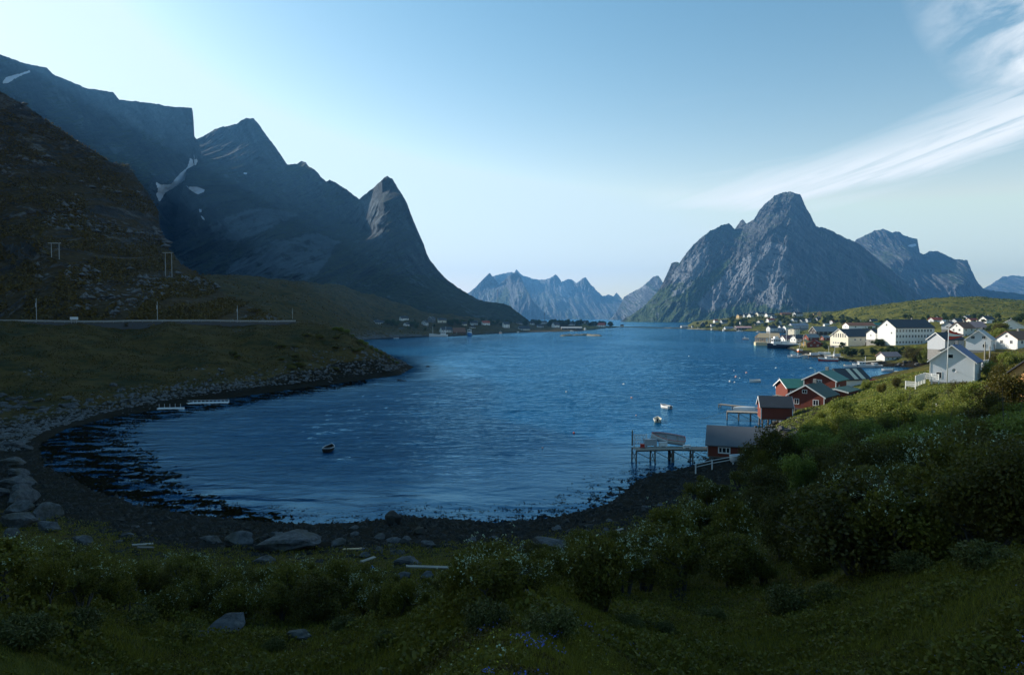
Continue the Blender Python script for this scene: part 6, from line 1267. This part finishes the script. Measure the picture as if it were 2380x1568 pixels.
h_ = hit(976, 1240); boulder(h_[0], h_[1], h_[2]+.2, .95, .8, .9, 'dark boulder right of the pyramid rock', me=RD[1])
h_ = wxy(995, 851.5); boulder(h_[0], h_[1], .1, 1.8, 1.2, .5, 'small dark rock breaking the water right of the headland', me=RD[2])
h_ = wxy(935, 884); boulder(h_[0], h_[1], .0, 3.2, 1.2, .4, 'low dark rock awash below the headland tip', me=RD[1])
n_ = 0
for _ in range(900):
    if n_ >= 120: break
    px = rng.uniform(-20, 900); base_ = float(curve([(-20, 965), (100, 965), (250, 950), (400, 925), (520, 908), (700, 885), (900, 862)], px)); py = base_-abs(rng.normal())*26-4
    h_ = hit(px, py, 100, 400)
    if h_ is None or h_[2] > 7 or h_[2] < .25: continue
    s_ = rng.uniform(.35, 1.25)*(1.3 if px < 300 else .8); boulder(h_[0], h_[1], h_[2]+.05, s_*1.2, s_*.9, s_*.7, 'grey boulder on the rocky bank of the left shore', 'boulders along the left shore'); n_ += 1
n_ = 0
for _ in range(900):
    if n_ >= 70: break
    px = rng.uniform(-10, 1560); base_ = float(curve([(-10, 1130), (60, 1180), (150, 1225), (300, 1240), (500, 1245), (800, 1262), (1000, 1265), (1250, 1255), (1500, 1195), (1560, 1150)], px)); py = base_+rng.normal()*15
    h_ = hit(px, py, 30, 140)
    if h_ is None or h_[2] < .15: continue
    s_ = rng.uniform(.22, .75); dk_ = rng.random() < .65
    boulder(h_[0], h_[1], h_[2]+.02, s_*1.2, s_*.9, s_*.75, 'dark weedy stone on the near beach' if dk_ else 'grey stone on the near beach', 'dark stones on the near beach' if dk_ else 'grey stones on the near beach', me=RD[int(rng.integers(3))] if dk_ else None); n_ += 1
n_ = 0
for _ in range(300):
    if n_ >= 26: break
    px = rng.uniform(1745, 1860); py = rng.uniform(968, 1010); h_ = hit(px, py, 60, 180)
    if h_ is None: continue
    s_ = rng.uniform(.25, .7); boulder(h_[0], h_[1], h_[2], s_*1.2, s_*.9, s_*.7, 'tan boulder in the rubble round the red huts', 'rubble round the red huts'); n_ += 1
for _ in range(28):
    px = rng.uniform(1960, 2140); py = rng.uniform(838, 858); h_ = hit(px, py, 200, 420)
    if h_ is None or h_[2] > 3.5: continue
    s_ = rng.uniform(.5, 1.3); boulder(h_[0], h_[1], h_[2], s_*1.3, s_*.9, s_*.8, 'grey boulder on the stony bank of the cove', 'boulders on the cove bank')
# stony rubble (uncountable) along the shores
def rubble(n, name, label, sel, size, mat):
    px = rng.uniform(-60, 2000, n); t = rng.random(n); Yd = np.exp(np.log(50)+np.log(420/50)*t); x = (px-1190)/F*Yd; z, d, ins = ground_h(x, Yd); k = sel(x, Yd, z, d, ins); x, y, z = x[k], Yd[k], z[k]; m = len(x)
    ico = np.array([(0, 0, 1), (.9, 0, .1), (.28, .85, -.1), (-.72, .53, .15), (-.72, -.53, -.1), (.28, -.85, .1), (0, 0, -1)]); F_ = [(0, 1, 2), (0, 2, 3), (0, 3, 4), (0, 4, 5), (0, 5, 1), (6, 2, 1), (6, 3, 2), (6, 4, 3), (6, 5, 4), (6, 1, 5)]
    s_ = (size*(.4+rng.random(m)**2*1.8)*(.6+y/260))[:, None, None]; a = rng.random(m)*6.28; B = ico[None]*(1+.35*rng.normal(size=(m, 7, 1)))*s_*np.array([1.2, .9, .65]); c, s2 = np.cos(a)[:, None], np.sin(a)[:, None]
    V = np.stack([B[:, :, 0]*c-B[:, :, 1]*s2+x[:, None], B[:, :, 0]*s2+B[:, :, 1]*c+y[:, None], B[:, :, 2]+z[:, None]], -1)
    Q = (np.array(F_)[None]+7*np.arange(m)[:, None, None]).reshape(-1, 3); o = mesh_np(name, V.reshape(-1, 3), Q, mat, False); tag(o, label, 'stones', kind='stuff')
rubble(150000, 'rubble', 'loose grey stones along the left shore', lambda x, y, z, d, i: (~i) & (x < -18) & (y > 110) & (d < 7+15*rng.random(len(x))**2) & (d > 2.6), .25, M_stone)
rubble(90000, 'beach_stones', 'dark stones and weed on the near beach', lambda x, y, z, d, i: (y < 118) & ((d < 4+(11+9*sstep(-42, -30, x)*sstep(8, -6, x))*rng.random(len(x))) & ~i & (x < 40) | (d < 6*rng.random(len(x))) & i) & (z > -.16), .19, M_dstone)
rubble(70000, 'scree', 'pale stones scattered over the left headland slope', lambda x, y, z, d, i: (~i) & (x < -30) & (y > 150) & (fbm(x/22+3, y/22, 3) > .10+.012*np.minimum(d, 30)), .19, M_stone)
# rocks and scrub on the left hillside
n0 = len(HILL.data.vertices); co = np.empty(n0*3, np.float32); HILL.data.vertices.foreach_get('co', co); co = co.reshape(-1, 3)
ok_ = (co[:, 0]/co[:, 1] > -.85) & (np.arange(n0) < 300*1000); C_ = co[ok_]; 
def on_hill(n, thr, sc, seed):
    k = rng.integers(0, len(C_), n); p = C_[k].astype(float); p += rng.normal(size=p.shape)*np.array([1.0, .4, .2]); fx = fbm((p[:, 0]*.85-p[:, 2]*.53)/(sc*1.8)+seed, (p[:, 2]*.85+p[:, 0]*.53)/(sc*.6), 5, gain=.62); return p[fx > thr]
p = on_hill(12000, .15, 26, 4); m = len(p); ico = np.array([(0, 0, 1), (.9, 0, .1), (.28, .85, -.1), (-.72, .53, .15), (-.72, -.53, -.1), (.28, -.85, .1), (0, 0, -1)]); F_ = [(0, 1, 2), (0, 2, 3), (0, 3, 4), (0, 4, 5), (0, 5, 1), (6, 2, 1), (6, 3, 2), (6, 4, 3), (6, 5, 4), (6, 1, 5)]
s_ = ((.25+rng.random(m)**4*1.9)*(p[:, 1]/360))[:, None, None]; B = ico[None]*(1+.35*rng.normal(size=(m, 7, 1)))*s_*np.array([1.3, .9, .75]); V = B+p[:, None, :]
o = mesh_np('hillside_stones', V.reshape(-1, 3), (np.array(F_)[None]+7*np.arange(m)[:, None, None]).reshape(-1, 3), M_stone, False); tag(o, 'grey stones and small outcrops strewn over the dark left hillside', 'stones', kind='stuff')
p = on_hill(110000, .0, 14, 9); V, Q = leaf_mesh(p+rng.random(p.shape)*np.array([0, 0, .9]), None, .8, rng, 1.5); o = mesh_np('hillside_scrub', V, Q, M_heather, False, {'rnd': np.repeat(rng.random(len(p)), 4)}); tag(o, 'brown scrub and grass tufts on the dark left hillside', 'undergrowth', kind='stuff')
# kelp fringe
x = rng.uniform(-70, 45, 260000); y = rng.uniform(45, 125, 260000); z, d, i_ = ground_h(x, y); k = i_ & (d < 7.5*rng.random(len(x))**1.2+.5) & (fbm(x/2.2, y/1.3, 4) > .05); x, y = x[k], y[k]
P = np.stack([x, y, .01+.04*rng.random(len(x))], 1); V, Q = leaf_mesh(P, None, .13, rng, 2.2, up=4.0); 
x = rng.uniform(-190, 0, 900000); y = rng.uniform(70, 330, 900000); z, d, i_ = ground_h(x, y); k = i_ & (x/y < -.17-.05*sstep(150, 260, y)) & (d < (3+11*sstep(-20, -60, x))*(1-.6*sstep(190, 260, y))*(.35+.65*rng.random(len(x)))+5*fbm(x/14, y/6, 4)) & (fbm(x/5, y/2.2, 4) > .0) & ((x/y) > -.8); x, y = x[k], y[k]
V2, Q2 = leaf_mesh(np.stack([x, y, .03+.06*rng.random(len(x))], 1), None, .38, rng, 2.2, up=6.0); V = np.concatenate([V, V2]); Q = np.concatenate([Q, Q2+len(V)-len(V2)])
o = mesh_np('kelp', V, Q, MB_('kelp_weed').done((.012, .0095, .003), 1.0, Specular_IOR_Level=0.02), False); tag(o, 'dark brown kelp floating along the near shore', 'kelp', kind='stuff')
# driftwood and debris
for px, py, L_, rz, mat, lab, nm in ((996, 1327, 2.7, 8, 'palewood', 'pale driftwood plank lying on a square stone', 'driftwood_plank'), (857, 1308, 1.5, 62, 'palewood', 'grey slab of timber leaning in the beach debris', 'driftwood_plank'), (335, 1272, 1.5, 30, 'palewood', 'pale broken plank uppermost in the left shrubs', 'driftwood_plank'), (342, 1280, 1.2, 12, 'wood', 'pale broken plank lowermost in the left shrubs', 'driftwood_plank'), (820, 1283, 1.5, 172, 'lumber', 'yellowish plank on the beach stones', 'driftwood_plank'), (1437, 1238, 1.5, 50, 'palewood', 'grey driftwood below the middle shrubs', 'driftwood_plank')):
    h_ = hit(px, py)
    if h_: o = Sh().box(-L_/2, L_/2, -.13, .13, 0, .07).box(-L_/2-.02, -L_/2+.1, -.10, .12, .072, .09).build(nm, M[mat]); o.location = (h_[0], h_[1]-.2, h_[2]+.32); o.rotation_euler = (.1, .08, math.radians(rz)); tag(o, lab, 'plank')
h_ = hit(865, 1328); o = Sh().ball((0, 0, .15), .2, 10).bar((0, 0, .3), (0, 0, .42), .05).build('fishing_float', M['bluepaint'], None, True)
o.location = h_ or (0, 0, 0); tag(o, 'small bright blue float among the beach stones', 'float')
